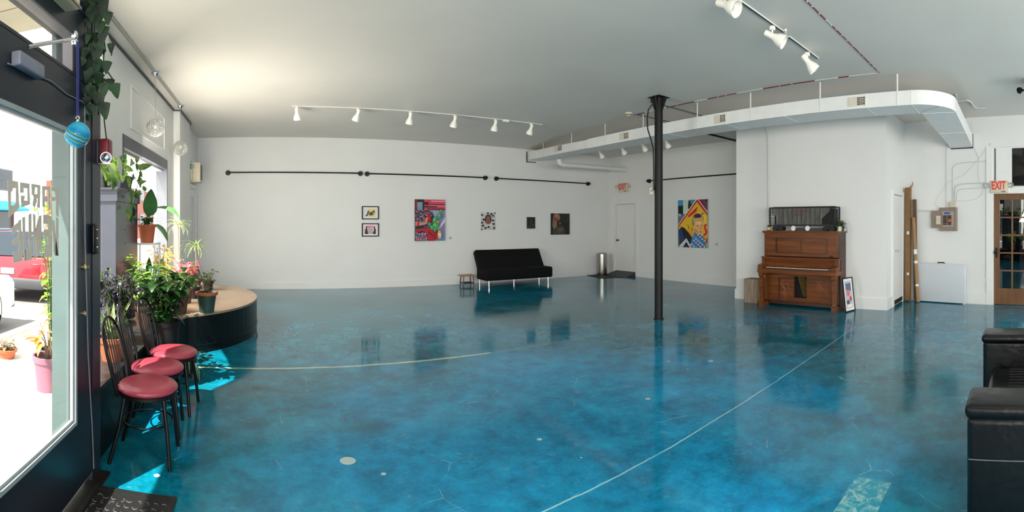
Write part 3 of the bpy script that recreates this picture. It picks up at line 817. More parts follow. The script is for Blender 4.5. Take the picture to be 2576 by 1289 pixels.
# ================================================================== RED ALARM LAMP, HANGING GLASS BALL
p = at(266, 381, 'X', -.955)
T = thing('alarm_lamp', 'dark red alarm box with a round chrome lamp fixed beside the glass door', 'lamp', p)
wpart('housing', MB().rbox(p + Vector((-.035, -.04, -.072)), p + Vector((.03, .045, .072)), .012), mat('dark red plastic', (116, 22, 40), .35), T, 40)
pl = at(268, 398, 'X', -.92)
wpart('lamp_globe', MB().ball(pl, .030, 20), CHROME, T, True)
wpart('lamp_ring', MB().lathe([(.028, 0), (.033, 0), (.033, .008), (.028, .008)], pl + Vector((0, -.012, 0)), (.4, -1, 0), 20), CHROME, T, True)
wpart('bracket', MB().rbox(p + Vector((-.045, -.075, -.08)), p + Vector((-.02, -.035, .06)), .006), DARK, T)
c = at(195, 339, 'X', -.86)
T = thing('glass_ornament', 'blue swirled glass ball hanging on a blue ribbon from the door closer', 'ornament', c - Vector((0, 0, .06)))
gm = bpy.data.materials.new('swirled blue glass'); gm.use_nodes = True
n, l = gm.node_tree.nodes, gm.node_tree.links
bs = n['Principled BSDF']; bs.inputs['Roughness'].default_value = .05; bs.inputs['Transmission Weight'].default_value = .35; bs.inputs['IOR'].default_value = 1.25
tc = n.new('ShaderNodeTexCoord'); mp = n.new('ShaderNodeMapping'); mp.inputs['Rotation'].default_value = (0.6, .9, .4); l.new(tc.outputs['Object'], mp.inputs[0])
wv = n.new('ShaderNodeTexWave'); wv.inputs['Scale'].default_value = 3.2; wv.inputs['Distortion'].default_value = 5; wv.inputs['Detail'].default_value = 3; l.new(mp.outputs[0], wv.inputs[0])
rp = n.new('ShaderNodeValToRGB'); e = rp.color_ramp.elements; e[0].position = 0; e[0].color = lin((70, 190, 225)); e[1].position = .45; e[1].color = lin((30, 140, 190))
for pos_, c_ in ((.8, (40, 150, 200)), (.88, (150, 180, 60)), (.94, (20, 40, 110)), (1.0, (90, 190, 220))): x = e.new(pos_); x.color = lin(c_)
l.new(wv.outputs[0], rp.inputs[0]); l.new(rp.outputs[0], bs.inputs['Base Color'])
wpart('ball', MB().ball(c, .060, 32), gm, T, True)
wpart('cap', MB().ball(c + Vector((0, 0, .064)), .010, 12).tube([c + Vector((.008 * cos(a), 0, .078 + .008 * sin(a))) for a in [i * pi / 6 for i in range(12)]], .0025, 6, closed=True), CHROME, T, True)
wpart('ribbon', MB().box(c + Vector((-.001, -.012, .085)), c + Vector((.001, -.003, .43))).box(c + Vector((-.001, .003, .085)), c + Vector((.001, .014, .43))), mat('blue ribbon', (34, 44, 130), .6), T)

# ================================================================== RED SEATED CHAIRS
T = chair = thing('cafe_chair', 'red round-seated black metal chair, nearest of the row of three', 'chair', (-.765, 2.97, 0), 0.04, 'red seated cafe chairs in a row by the ledge')
part('seat', MB().lathe([(0, .425), (.178, .425), (.192, .438), (.192, .452), (.175, .468), (.12, .478), (0, .482)], n=40), mat('dusty red vinyl', (152, 56, 72), .3, var=.05), T, 50)
part('seat_rim', MB().lathe([(.10, .405), (.187, .405), (.187, .426), (.10, .426)], n=40), BLACK, T, 40)
for sx, sy in ((1, 1), (1, -1), (-1, 1), (-1, -1)):
    part('leg', MB().tube([(sx * .12, sy * .115, .42), (sx * .15, sy * .145, .22), (sx * (.17 if sx > 0 else .21), sy * .165, 0.0)], .0125, 10), BLACK, T, True)
part('stretcher', MB().tube([(.142 * cos(a) * 1.12, .142 * sin(a) * 1.12, .235) for a in [i * pi / 12 for i in range(24)]], .006, 8, closed=True), BLACK, T, True)
hoop = [(-.165, -.13, .41), (-.185, -.155, .52), (-.225, -.165, .68)] + [(-.232 - .045 * sin(t), -.165 * cos(t), .72 + .15 * sin(t)) for t in [i * pi / 12 for i in range(13)]] + [(-.225, .165, .68), (-.185, .155, .52), (-.165, .13, .41)]
part('back_hoop', MB().tube(hoop, .0105, 10), BLACK, T, True)
for k in (-.09, -.045, 0, .045, .09):
    zt = .72 + .15 * (1 - (k * 1.15 / .165) ** 2) ** .5
    part('spindle', MB().tube([(-.178, k * .8, .43), (-.215, k, .60), (-.232 - .045 * ((zt - .72) / .15), k * 1.15, zt)], .005, 8), BLACK, T, True)
dup(chair, (-.80, 3.38, 0), .10, 'red round-seated black metal chair, middle of the row of three', 'red seated cafe chairs in a row by the ledge')
dup(chair, (-.765, 3.80, 0), -.06, 'red round-seated black metal chair, farthest of the row of three', 'red seated cafe chairs in a row by the ledge')

# ================================================================== PENDANT BALLS
BEAD = mat('clear bead glass', (242, 240, 232), .08, var=0, trans=.45)
rnd = random.Random(1)
def pendant(label, px, py, cpx, cpy, R_):
    c = at(px, py, 'X', -1.46); t = at(cpx, cpy, 'X', -1.46)
    c.y = t.y = (c.y + t.y) / 2
    T = thing('pendant_lamp', label, 'pendant lamp', (c.x, c.y, c.z - R_), 0, 'beaded ball pendants by the window')
    f = MB(); N = 330
    for i in range(N):
        z = 1 - 2 * (i + .5) / N; a = i * 2.39996; r = (1 - z * z) ** .5
        q = Vector((r * cos(a), r * sin(a), z)) * (R_ - .008) + c; k = len(f.v); s_ = .0085
        f.v += [q + Vector(d) * s_ for d in ((1,0,0),(-1,0,0),(0,1,0),(0,-1,0),(0,0,1),(0,0,-1))]
        for fc in ((0,2,4),(2,1,4),(1,3,4),(3,0,4),(2,0,5),(1,2,5),(3,1,5),(0,3,5)): f.f.append([k + j for j in fc]); f.mi.append(0)
    wpart('beaded_globe', f, BEAD, T)
    s = MB()
    for i in range(8):
        a = pi * i / 8; s.tube([c + Vector((cos(a) * sin(t_), sin(a) * sin(t_), cos(t_))) * (R_ - .012) for t_ in [j * 2 * pi / 24 for j in range(24)]], .0012, 4, closed=True)
    for z in (-.6, -.3, 0, .3, .6):
        r = (1 - z * z) ** .5; s.tube([c + Vector((r * cos(t_), r * sin(t_), z)) * (R_ - .012) for t_ in [j * 2 * pi / 24 for j in range(24)]], .0012, 4, closed=True)
    wpart('wire_frame', s, CHROME, T, True)
    wpart('bulb', MB().ball(c + Vector((0, 0, .02)), .03, 12), mat('frosted bulb', (245, 243, 236), .5), T, True)
    wpart('cord', MB().tube([c + Vector((0, 0, R_ * .9)), (c.x, c.y, H - .05)], .003, 6), mat('clear cord', (170, 168, 160), .3), T)
    wpart('canopy', MB().lathe([(0, -.055), (.03, -.05), (.045, -.035), (.05, -.012), (.062, -.010), (.062, 0), (0, 0)], (c.x, c.y, H - .001), n=24), CHROME, T, 50)
pendant('nearer and larger of the two beaded glass ball pendants by the window', 392, 322, 390, 185, .124)
pendant('farther of the two beaded glass ball pendants by the window', 454, 373, 454, 268, .124)
solo('ceiling_rail', 'pair of thin steel cable rails along the ceiling beside the window wall', 'rail',
     MB().tube([(-1.475, 1.5, H - .02), (-1.475, 7.84, H - .02)], .005, 6).tube([(-1.445, 1.5, H - .02), (-1.445, 7.84, H - .02)], .005, 6), STEEL)
q0 = [(XWIN + .012, 4.0, H - .025), (XWIN + .012, 8.07, H - .025), (-1.508, 8.09, H - .025), (-1.508, 9.18, H - .03), (-1.60, 9.5, H - .03), (-1.60, 9.52, 2.62)]
solo('conduit', 'black conduit along the top of the window wall down to the beige emergency light', 'conduit', MB().tube(q0, .011, 8), mat('dark conduit', (60, 58, 56), .5))

# ================================================================== EMERGENCY LIGHT BY THE SIDE DOOR
T = thing('emergency_light', 'beige emergency light box with a round lamp above the narrow side door', 'emergency light', (-1.45, 9.6, 2.30))
wpart('housing', MB().rbox((-1.62, 9.42, 2.31), (-1.36, 9.74, 2.70), .012), BEIGE, T, 40)
for y in (9.50, 9.57, 9.64): wpart('housing_vent', MB().box((-1.362, y, 2.36), (-1.352, y + .035, 2.66)), mat('brown grille', (112, 98, 76), .6), T)
wpart('lamp_head', MB().lathe([(0, -.05), (.05, -.04), (.07, 0), (.072, .02), (.06, .022), (.04, .008), (0, .004)], (-1.53, 9.38, 2.62), (.35, -1, 0), 24), BEIGE, T, 50)
wpart('lamp_lens', MB().ball((-1.527, 9.365, 2.62), .055, 18, (1, .35, 1)), mat('green tinted lens', (120, 160, 140), .1), T, True)
wpart('battery_case', MB().rbox((-1.60, 9.33, 2.34), (-1.50, 9.43, 2.56), .01), BEIGE, T, 40)

# ================================================================== BACK WALL RODS
def rod(px0, px1, z, label, wall='A', group='black hanging rods high on the walls'):
    if wall == 'A':
        y = 10.82; x0 = y * tan((px0 - XN) / FP); x1 = y * tan((px1 - XN) / FP)
        P0, P1, off = Vector((x0, y, z)), Vector((x1, y, z)), Vector((0, 1, 0))
    else:
        x = 9.26; P0 = at(px0, Y0, 'X', x); P1 = at(px1, Y0, 'X', x); P0.z = P1.z = z; off = Vector((1, 0, 0))
    T = thing('hanging_rod', label, 'rod', (P0 + P1) / 2, 0, group)
    wpart('bar', MB().tube([P0, P1], .016, 10), BLACK, T, True)
    for P in ((P0, P1) if wall == 'A' else (P0,)):
        wpart('end_bracket', MB().lathe([(0, -.035), (.03, -.033), (.045, -.01), (.045, .02), (.06, .06), (.06, .07), (0, .07)], P, off, 16), BLACK, T, 40)
rod(573, 908, 2.64, 'long black wall rod nearest the window wall')
rod(925, 1223, 2.635, 'black wall rod above the large red painting')
rod(1251, 1482, 2.63, 'shorter black wall rod above the black sofa')
rod(1630, 1868, 2.645, 'black wall rod above the boy painting', 'C')

# ================================================================== PAINTINGS
COLM = {}
def cm(rgb):
    if rgb not in COLM: COLM[rgb] = mat('pigment %d %d %d' % rgb, rgb, .55, var=0)
    return COLM[rgb]
def ell(cx_, cy_, rx, ry, n=16, rot=0):
    return [(cx_ + rx * cos(t) * cos(rot) - ry * sin(t) * sin(rot), cy_ + rx * cos(t) * sin(rot) + ry * sin(t) * cos(rot)) for t in [2 * pi * i / n for i in range(n)]]
def stroke(pts, wd):
    out = []
    for i in range(len(pts) - 1):
        (x0, y0), (x1, y1) = pts[i], pts[i + 1]; L_ = hypot(x1 - x0, y1 - y0) or 1; nx, ny = -(y1 - y0) / L_ * wd / 2, (x1 - x0) / L_ * wd / 2
        out.append([(x0 + nx, y0 + ny), (x1 + nx, y1 + ny), (x1 - nx, y1 - ny), (x0 - nx, y0 - ny)])
    return out
def speckle(seed, n, x0, y0, x1, y1, s, cols):
    rnd = random.Random(seed); o = []
    for i in range(n):
        o.append((cols[i % len(cols)], ell(rnd.uniform(x0, x1), rnd.uniform(y0, y1), s * rnd.uniform(.5, 1.2), s * rnd.uniform(.3, .7), 6, rnd.uniform(0, 3))))
    return o
def artpatch(shapes, rect, w_, h_, y, x_off=0, z_off=0, step=.00022):
    """shapes: (rgb, polygon) in picture coordinates inside rect; returns mesh and material list"""
    x0, y0, x1, y1 = rect; mb = MB(); mats = []
    for k, (c, pts) in enumerate(shapes):
        m = cm(c)
        if m not in mats: mats.append(m)
        P = []
        for (x, yy) in pts:
            u = min(1, max(0, (x - x0) / (x1 - x0))); v = min(1, max(0, (yy - y0) / (y1 - y0)))
            P.append((x_off + u * w_, y - (k + 1) * step, z_off + (1 - v) * h_))
        mb.m = mats.index(m)
        a = sum(P[i][0] * P[(i+1) % len(P)][2] - P[(i+1) % len(P)][0] * P[i][2] for i in range(len(P)))
        mb.add(P if a > 0 else P[::-1], [list(range(len(P)))])
    return mb, mats
def hang(name, label, cat, wall, px0, px1, y0, y1, a=None):
    """thing on a wall: frame origin at its lower left corner; returns thing, width, height"""
    A = {'A': ('Y', 10.89), 'C': ('X', 9.33), 'B': ('X', 7.89), 'D': ('D', 0)}[wall]
    p0, p1 = at(px0, (y0 + y1) / 2, *A), at(px1, (y0 + y1) / 2, *A)
    rm = hypot((p0.x + p1.x) / 2, (p0.y + p1.y) / 2)
    zt, zb = EYE + (Y0 - y0) * rm / FP, EYE + (Y0 - y1) * rm / FP
    T = thing(name, label, cat, (p0.x, p0.y, zb), {'A': rA, 'C': rC, 'B': rC, 'D': rD}[wall])
    return T, hypot(p1.x - p0.x, p1.y - p0.y), zt - zb

# large red painting
T, w_, h_ = hang('painting', 'large red and blue canvas with an arm, floral dress and green cactus', 'painting', 'A', 1043, 1118, 502.5, 606)
part('canvas', MB().box((0, -.045, 0), (w_, -.002, h_)), mat('canvas edge', (40, 40, 52), .7), T)
SK, NV, RD, DR = (204, 138, 96), (26, 32, 62), (176, 20, 40), (120, 14, 26)
sh = [((112, 128, 168), [(235,125),(965,125),(965,1155),(235,1155)]), ((196,198,214), [(780,860),(965,560),(965,700),(820,900)]), ((166,112,150), [(790,900),(965,680),(965,740),(800,960)]), ((150,160,196), [(640,400),(965,400),(965,440),(760,620)]),
      ((170,120,160), [(850,480),(965,400),(965,460),(860,540)]), ((196,62,88), [(440,130),(965,130),(965,385),(440,385)]), ((232,136,152), [(620,150),(965,150),(965,185),(620,180)]), (DR, [(450,240),(965,240),(965,265),(450,270)]), ((226,150,160), [(560,275),(965,275),(965,292),(560,295)]),
      ((20,10,16), [(450,190),(560,190),(560,240),(450,240)]), ((20,10,16), [(450,290),(770,290),(770,322),(450,325)]), (DR, [(530,345),(965,345),(965,382),(530,385)]), ((22,14,20), [(235,125),(450,125),(450,395),(235,395)]), ((140,16,26), [(235,130),(282,130),(282,350),(235,350)]),
      ((124,148,172), [(282,195),(410,190),(408,388),(285,388)]), ((90,150,140), [(300,300),(390,310),(380,370),(310,370)]), (NV, [(235,390),(620,395),(690,560),(640,720),(470,670),(235,670)])]
sh += speckle(1, 120, 240, 395, 620, 660, 22, [(214,66,90), (70,110,160), (190,30,50), (110,170,170), (230,130,140)])
sh += [(DR, [(520,480),(585,510),(650,700),(560,730),(505,600)]), (RD, [(500,520),(560,490),(600,620),(540,640)]), (SK, [(235,680),(300,692),(440,705),(480,590),(505,560),(535,575),(520,700),(470,755),(330,800),(235,775)]), (RD, [(275,690),(330,690),(310,800),(265,800)]),
       ((36,20,44), [(235,790),(520,745),(565,800),(450,850),(235,865)]), ((110,90,160), stroke([(430,820),(540,780)], 22)[0]), (RD, [(235,865),(560,825),(770,880),(765,1100),(700,1155),(500,1155),(400,1000),(235,950)]), (DR, [(560,900),(740,1080),(720,1110),(540,960)]), ((150,12,20), [(620,900),(760,900),(760,1060)]),
       (NV, [(235,945),(400,900),(510,960),(535,1155),(235,1155)])]
sh += speckle(2, 90, 240, 950, 515, 1150, 24, [(90,150,190), (214,60,84), (160,200,214), (200,30,60)])
for (x, y, rx, ry) in ((690,650,52,92),(800,530,48,66),(845,415,30,44),(710,790,80,98),(560,745,32,50),(620,825,44,56),(690,888,34,42)):
    sh.append(((24,70,44), ell(x, y, rx + 6, ry + 6))); sh.append(((62,156,86), ell(x, y, rx, ry))); sh.append(((104,190,112), ell(x - rx * .25, y - ry * .3, rx * .4, ry * .4)))
sh += [(SK, [(740,660),(800,660),(800,720),(740,700)]), ((220,176,134), [(775,890),(820,895),(848,970),(850,1080),(795,1105),(758,1060)]), ((226,226,196), [(765,975),(848,985),(848,1020),(765,1010)]), ((180,90,90), [(790,885),(830,885),(840,910),(790,910)])]
mb, ms = artpatch(sh, (235, 125, 965, 1155), w_, h_, -.045)
part('painted_scene', mb, ms, T)

# boy painting
T, w_, h_ = hang('painting', 'yellow canvas of a blond boy in a blue patterned shirt', 'painting', 'C', 1709, 1783, 503, 623)
part('canvas', MB().box((0, -.05, 0), (w_, -.002, h_)), mat('canvas side', (180, 184, 184), .7), T)
YL = (226, 182, 34)
sh = [((86,110,128), [(225,200),(815,200),(815,1150),(225,1150)]), ((42,140,190), [(225,200),(330,200),(330,325),(225,335)]), ((12,14,16), [(228,315),(330,310),(330,490),(230,480)]), ((192,212,194), [(330,200),(450,200),(440,480),(330,480)]), ((12,14,16), [(440,220),(540,220),(540,340),(430,380)]),
      ((42,140,190), [(480,200),(575,200),(520,280),(480,280)]), ((190,60,80), ell(268,590,22,26)), ((150,190,190), ell(262,500,24,30)), ((92,62,84), [(640,200),(815,200),(815,480),(790,470)]), ((120,20,44), [(655,200),(700,200),(800,380),(800,430)]), ((12,14,16), [(760,200),(815,200),(815,260)]),
      ((226,214,220), [(585,200),(640,200),(815,440),(815,500),(612,230),(238,730),(232,690)]), ((190,24,36), [(605,205),(630,205),(815,470),(815,520),(612,245),(240,735),(236,705)]), (YL, [(242,740),(610,250),(800,500),(815,540),(815,1150),(242,1150)]), ((236,204,70), [(640,420),(790,520),(800,700),(700,640)]), ((226,150,40), [(250,700),(520,850),(560,960),(480,980),(260,760)]),
      ((206,30,44), [(425,520),(590,365),(628,335),(600,440),(450,552)]), ((206,30,44), ell(722,482,26,16,8,-.6))]
sh += [((60,60,30), q) for q in stroke([(420,700),(450,730),(440,760),(465,790)], 12) + stroke([(500,750),(520,790),(510,830)], 12)]
sh += [((206,34,40), q) for q in stroke([(800,690),(765,715),(765,760),(795,810),(790,870),(750,905),(735,890)], 38)] + [((206,34,40), [(785,970),(815,950),(815,1060),(790,1050)])]
sh += [((14,18,34), [(242,805),(300,742),(360,760),(450,860),(525,965),(500,1060),(430,1150),(250,1150)]), ((34,56,96), [(245,830),(300,760),(330,900),(360,980),(260,1100)]), ((196,204,208), [(255,1120),(400,965),(515,1150),(465,1150),(400,1040),(330,1150),(260,1150)]), ((14,18,34), [(335,1150),(400,1050),(470,1150)]), ((60,64,120), [(375,1150),(400,1100),(430,1150)])]
sh += [((120,140,100), ell(545,640,30,110)), ((176,164,108), ell(640,590,112,125)), ((216,170,96), ell(560,750,30,42)), ((232,178,110), ell(655,725,98,165)), ((210,140,86), [(560,760),(620,800),(640,870),(570,830)]), ((74,44,66), ell(625,525,78,46)), ((40,34,70), ell(640,520,40,32)), ((222,160,80), ell(640,600,80,40)),
       ((60,40,40), ell(630,722,17,8)), ((60,40,40), ell(712,718,15,8)), ((206,140,90), ell(690,770,14,30)), ((176,50,50), ell(688,838,24,9)), ((244,208,150), ell(650,660,50,26))]
sh += [((58,132,190), [(560,830),(620,880),(720,900),(760,950),(790,1040),(800,1150),(495,1150),(495,1010),(545,920)])]
rnd = random.Random(5)
for i in range(7):
    for j in range(7):
        x, y = 515 + i * 42, 900 + j * 38
        if x < 560 and y < 980 or x > 740 and y < 980: continue
        sh.append((((226,232,230), (44,84,160), (200,50,40), (90,160,200), (226,232,230))[(i * 3 + j * 2) % 5], ell(x, y, 20, 16, 4, .5)))
mb, ms = artpatch(sh, (225, 200, 815, 1150), w_, h_, -.05, step=.00025)
part('painted_scene', mb, ms, T)

# paper portrait with flowers
T, w_, h_ = hang('paper_print', 'unframed paper print of a dark-haired face among red and black flowers', 'print', 'A', 1209, 1246, 535, 579)
b = MB().prism([(0, 0), (w_, .01), (w_, h_), (0, h_ - .005)], (0, .003, 0), (0, -.006, 0), (1, 0, 0), (0, 0, 1))
part('paper', b, mat('white paper', (235, 235, 230), .8), T)
sh = [((196,202,204), [(190,350),(540,350),(540,780),(190,780)])] + speckle(3, 70, 195, 355, 535, 775, 12, [(110,118,120), (60,66,66), (150,160,160)])
sh += [((18,12,14), ell(360,520,78,120)), ((150,92,74), ell(360,535,55,105)), ((120,66,56), ell(362,570,12,24)), ((140,60,50), ell(362,606,18,8)), ((60,34,30), ell(338,520,13,5)), ((60,34,30), ell(384,520,13,5)), ((214,206,180), [(290,640),(330,660),(410,640),(440,600),(470,690),(280,700)])]
for (x, y, c_) in ((215,415,1),(478,430,1),(250,525,0),(478,545,1),(495,632,0),(215,600,1),(232,672,0),(296,733,0),(370,705,0),(505,732,1),(350,362,0),(205,775,0),(525,355,0),(435,395,0)):
    sh.append((((14,14,18), (104,24,34))[c_], ell(x, y, 28, 24, 9)))
mb, ms = artpatch(sh, (190, 350, 540, 780), w_, h_, -.006); part('printed_scene', mb, ms, T)

T, w_, h_ = hang('painting', 'small nearly black painting between the paper print and the dark portrait', 'painting', 'A', 1325, 1345, 546.5, 575.5)
part('canvas', MB().box((0, -.03, 0), (w_, -.002, h_)), BLACK, T)
sh = [((24,30,28), [(0,0),(100,0),(100,140),(0,140)]), ((44,56,50), ell(48,55,16,20)), ((40,46,40), [(15,135),(35,80),(60,75),(90,135)]), ((14,18,16), [(40,135),(50,95),(62,135)]), ((84,88,80), ell(82,94,6,8)), ((70,74,64), [(10,135),(22,100),(28,135)]), ((34,44,34), [(10,10),(80,6),(60,20)])]
mb, ms = artpatch(sh, (0, 0, 100, 140), w_ , h_ , -.03); part('painted_scene', mb, ms, T)

T, w_, h_ = hang('painting', 'dark canvas of a woman tilting her head back, above the black sofa', 'painting', 'A', 1385, 1431, 537.5, 590.5)
part('canvas', MB().box((0, -.04, 0), (w_, -.002, h_)), BLACK, T)
sh = [((20,26,26), [(1930,370),(2385,370),(2385,900),(1930,900)]), ((26,38,34), [(2160,370),(2385,370),(2385,640),(2180,560)]), ((18,22,34), [(1930,370),(1985,370),(1975,560),(1930,600)]), ((150,100,84), [(1995,390),(2030,372),(2110,380),(2145,450),(2130,560),(2080,590),(1960,560),(1975,470)]), ((120,60,56), ell(2040,520,60,36)), ((176,124,100), ell(2060,420,36,30)), ((60,40,36), ell(2070,405,16,10)),
      ((112,32,40), ell(1995,470,12,16)), ((126,112,60), [(1960,570),(2060,580),(2065,700),(2040,780),(1990,790),(1955,680)]), ((50,34,30), [(2060,560),(2150,520),(2200,620),(2130,680),(2070,650)]), ((140,140,130), ell(2140,620,14,20)), ((66,58,50), [(1960,790),(2060,700),(2200,690),(2260,760),(2255,890),(1960,890)]), ((90,80,66), [(2080,760),(2180,710),(2230,780),(2120,860)])]
mb, ms = artpatch(sh, (1930, 370, 2385, 900), w_, h_, -.04); part('painted_scene', mb, ms, T)

# two small framed prints
def framed(label, px0, px1, y0, y1, sh, rect):
    T, w_, h_ = hang('framed_print', label, 'framed print', 'A', px0, px1, y0, y1); t = .024
    part('frame', MB().box((0, -.03, 0), (w_, -.002, t)).box((0, -.03, h_ - t), (w_, -.002, h_)).box((0, -.03, t), (t, -.002, h_ - t)).box((w_ - t, -.03, t), (w_, -.002, h_ - t)), BLACK, T)
    part('mat_board', MB().box((t, -.018, t), (w_ - t, -.004, h_ - t)), mat('white paper', (235, 235, 230), .8), T)
    mb, ms = artpatch(sh, rect, w_ - 2 * t, h_ - 2 * t, -.018, t, t); part('printed_scene', mb, ms, T)
sh = [((214,214,222), [(350,345),(655,345),(655,585),(350,585)]), ((226,196,70), ell(525,465,105,95,12)), ((236,214,110), ell(560,420,50,60)), ((30,32,60), [(440,420),(475,400),(460,500),(430,540),(395,520),(430,490)]), ((30,32,60), [(480,440),(520,450),(555,400),(570,520),(480,525)]), ((50,80,130), [(505,450),(545,430),(545,515),(500,515)]), ((40,34,30), [(570,400),(600,390),(606,440),(575,500)]), ((60,40,60), ell(415,530,26,14))]
framed('upper of two small black-framed prints, dark shapes on a yellow patch', 910, 952.5, 519, 552.5, sh, (330, 320, 680, 600))
sh = [((222,206,208), [(360,775),(645,775),(645,985),(360,985)]), ((214,90,120), [(365,850),(400,860),(410,930),(372,960)]), ((214,70,110), [(600,830),(640,860),(636,950),(590,940)]), ((226,150,160), ell(460,810,40,30,8)), ((230,140,156), ell(540,800,44,26,8)), ((30,28,52), [(400,790),(425,790),(430,860),(455,980),(370,980),(395,880)]), ((30,28,52), [(585,790),(612,800),(620,880),(636,980),(555,980),(590,880)]), ((172,170,172), [(440,860),(500,840),(570,860),(560,975),(455,975)])]
sh += speckle(4, 30, 440, 780, 580, 850, 9, [(200,70,90), (226,120,140)])
framed('lower of two small black-framed prints, two dark figures under pink branches', 910, 952.5, 562, 595.5, sh, (330, 745, 680, 1015))

# small title cards
for (px, py, wall, lab) in ((961, 551, 'A', 'small white title card right of the upper framed print'), (961, 593, 'A', 'small white title card right of the lower framed print'), (1123, 598, 'A', 'white title card touching the red painting, nearer of two'),
                      (1133, 599, 'A', 'grey title card farther right of the red painting'), (1349.5, 573, 'A', 'tiny title card right of the small black painting'), (1795, 616, 'C', 'pale title card nearest the boy painting'), (1803, 615, 'C', 'grey title card farther from the boy painting')):
    P = at(px, py, *(('Y', 10.888) if wall == 'A' else ('X', 9.328))); s_ = (.035, .002, .03) if wall == 'A' else (.002, .035, .03)
    solo('title_card', lab, 'card', MB().box(P - Vector(s_), P + Vector(s_) * (1 if False else 1) - Vector((0, s_[1] if wall == 'A' else 0, 0)) if wall == 'A' else P + Vector(s_)), mat('card grey', (176, 178, 178), .8) if 'grey' in lab else mat('card white', (226, 226, 222), .8))

# ================================================================== BLACK SOFA ON THE BACK WALL
T = thing('sofa_bed', 'black armless sofa bed with chrome legs against the back wall', 'sofa', (5.83, 10.4, 0))
X0_, X1_ = 4.89, 6.77
wpart('seat', MB().rbox((X0_, 10.08, .135), (X1_, 10.62, .40), .045, 4), VELVET, T, 50)
Mx = Matrix.Translation((0, 10.46, .36)) @ Matrix.Rotation(R(-31), 4, 'X')
b = MB().rbox((X0_ + .01, -.02, 0), (X1_ - .01, .14, .56), .045, 4, Mx)
for v in b.v: v.y = min(v.y, 10.865)
wpart('backrest', b, VELVET, T, 50)
for x in (.62, 1.25): wpart('seam', MB().tube([(X0_ + x, 10.076, .15), (X0_ + x, 10.09, .38)], .003, 6), VELVET, T)
for x, y in ((X0_ + .12, 10.16), (X1_ - .1, 10.16), (X0_ + .06, 10.56), (X1_ - .12, 10.56), (X0_ + .98, 10.5)):
    wpart('leg', MB().lathe([(0, 0), (.018, 0), (.022, .14), (0, .14)], (x, y, 0), n=14), CHROME, T, 40)
# little footstool
p = (4.60, 10.52, 0)
T = thing('footstool', 'small wooden footstool with dark legs at the left end of the black sofa', 'stool', p)
part('seat', MB().rbox((-.17, -.12, .235), (.17, .12, .262), .008), mat('tan wood', (168, 118, 86), .5, var=.2, scale=8), T)
for sx in (-1, 1):
    for sy in (-1, 1): part('leg', MB().tube([(sx * .12, sy * .085, .235), (sx * .14, sy * .10, 0)], .014, 8), WOODD, T, True)
part('stretcher', MB().box((-.125, -.098, .06), (.125, -.084, .085)).box((-.125, .084, .06), (.125, .098, .085)).box((-.132, -.09, .06), (-.118, .09, .085)).box((.118, -.09, .06), (.132, .09, .085)), WOODD, T)

# ================================================================== BIN, MAT, WHITE DOOR, RAMP
T = thing('trash_can', 'tall round brushed steel trash can in the far corner', 'trash can', (8.86, 10.66, .012))
part('body', MB().lathe([(0, 0), (.135, 0), (.14, .02), (.14, .56), (0, .56)], n=32), STEEL, T, 40)
part('lid', MB().lathe([(.143, .56), (.143, .60), (.12, .625), (.05, .635), (0, .636)], n=32), STEEL, T, 40)
part('foot_ring', MB().lathe([(.142, 0), (.148, 0), (.148, .03), (.142, .03)], n=32), BLACK, T)
T = solo('floor_mat', 'flat black floor mat in front of the steel trash can', 'mat', MB().prism([(8.30, 10.05), (8.92, 9.80), (9.15, 10.25), (9.05, 10.84), (8.45, 10.84)], (0, 0, .01), (0, 0, .001)), RUB)
T = thing('door_3', None, None, (9.4, 10.2, 0), kind='structure')
wpart('door_leaf', MB().box((9.40, 9.75, .11), (9.445, 10.64, 2.04)), TRIM, T)
wpart('door_knob', MB().lathe([(.022, 0), (.022, .01), (.012, .015), (.012, .04), (.03, .05), (.034, .07), (.022, .088), (0, .09)], (9.40, 10.55, 1.0), (-1, 0, 0), 18), mat('dark knob', (96, 92, 84), .3, .8), T, 50)
b = MB().box((9.31, 9.62, BBH), (9.335, 9.74, 2.16)).box((9.31, 10.65, .17), (9.335, 10.77, 2.16)).box((9.31, 9.62, 2.05), (9.335, 10.77, 2.17)).box((9.30, 9.58, 2.17), (9.335, 10.80, 2.27)).box((9.295, 9.56, 2.27), (9.335, 10.82, 2.29))
b.box((9.31, 9.62, 0), (9.335, 9.74, BBH)).box((9.31, 10.65, 0), (9.335, 10.77, .17))
wpart('door_casing', b, TRIM, T)
solo('threshold_ramp', 'dark ramp up to the white door in the far corner', 'ramp', MB().prism([(8.95, .001), (9.452, .001), (9.452, .108), (9.36, .108)], (0, .88, 0), (0, 9.755, 0), (1, 0, 0), (0, 0, 1)), mat('dark slate', (48, 54, 56), .5))

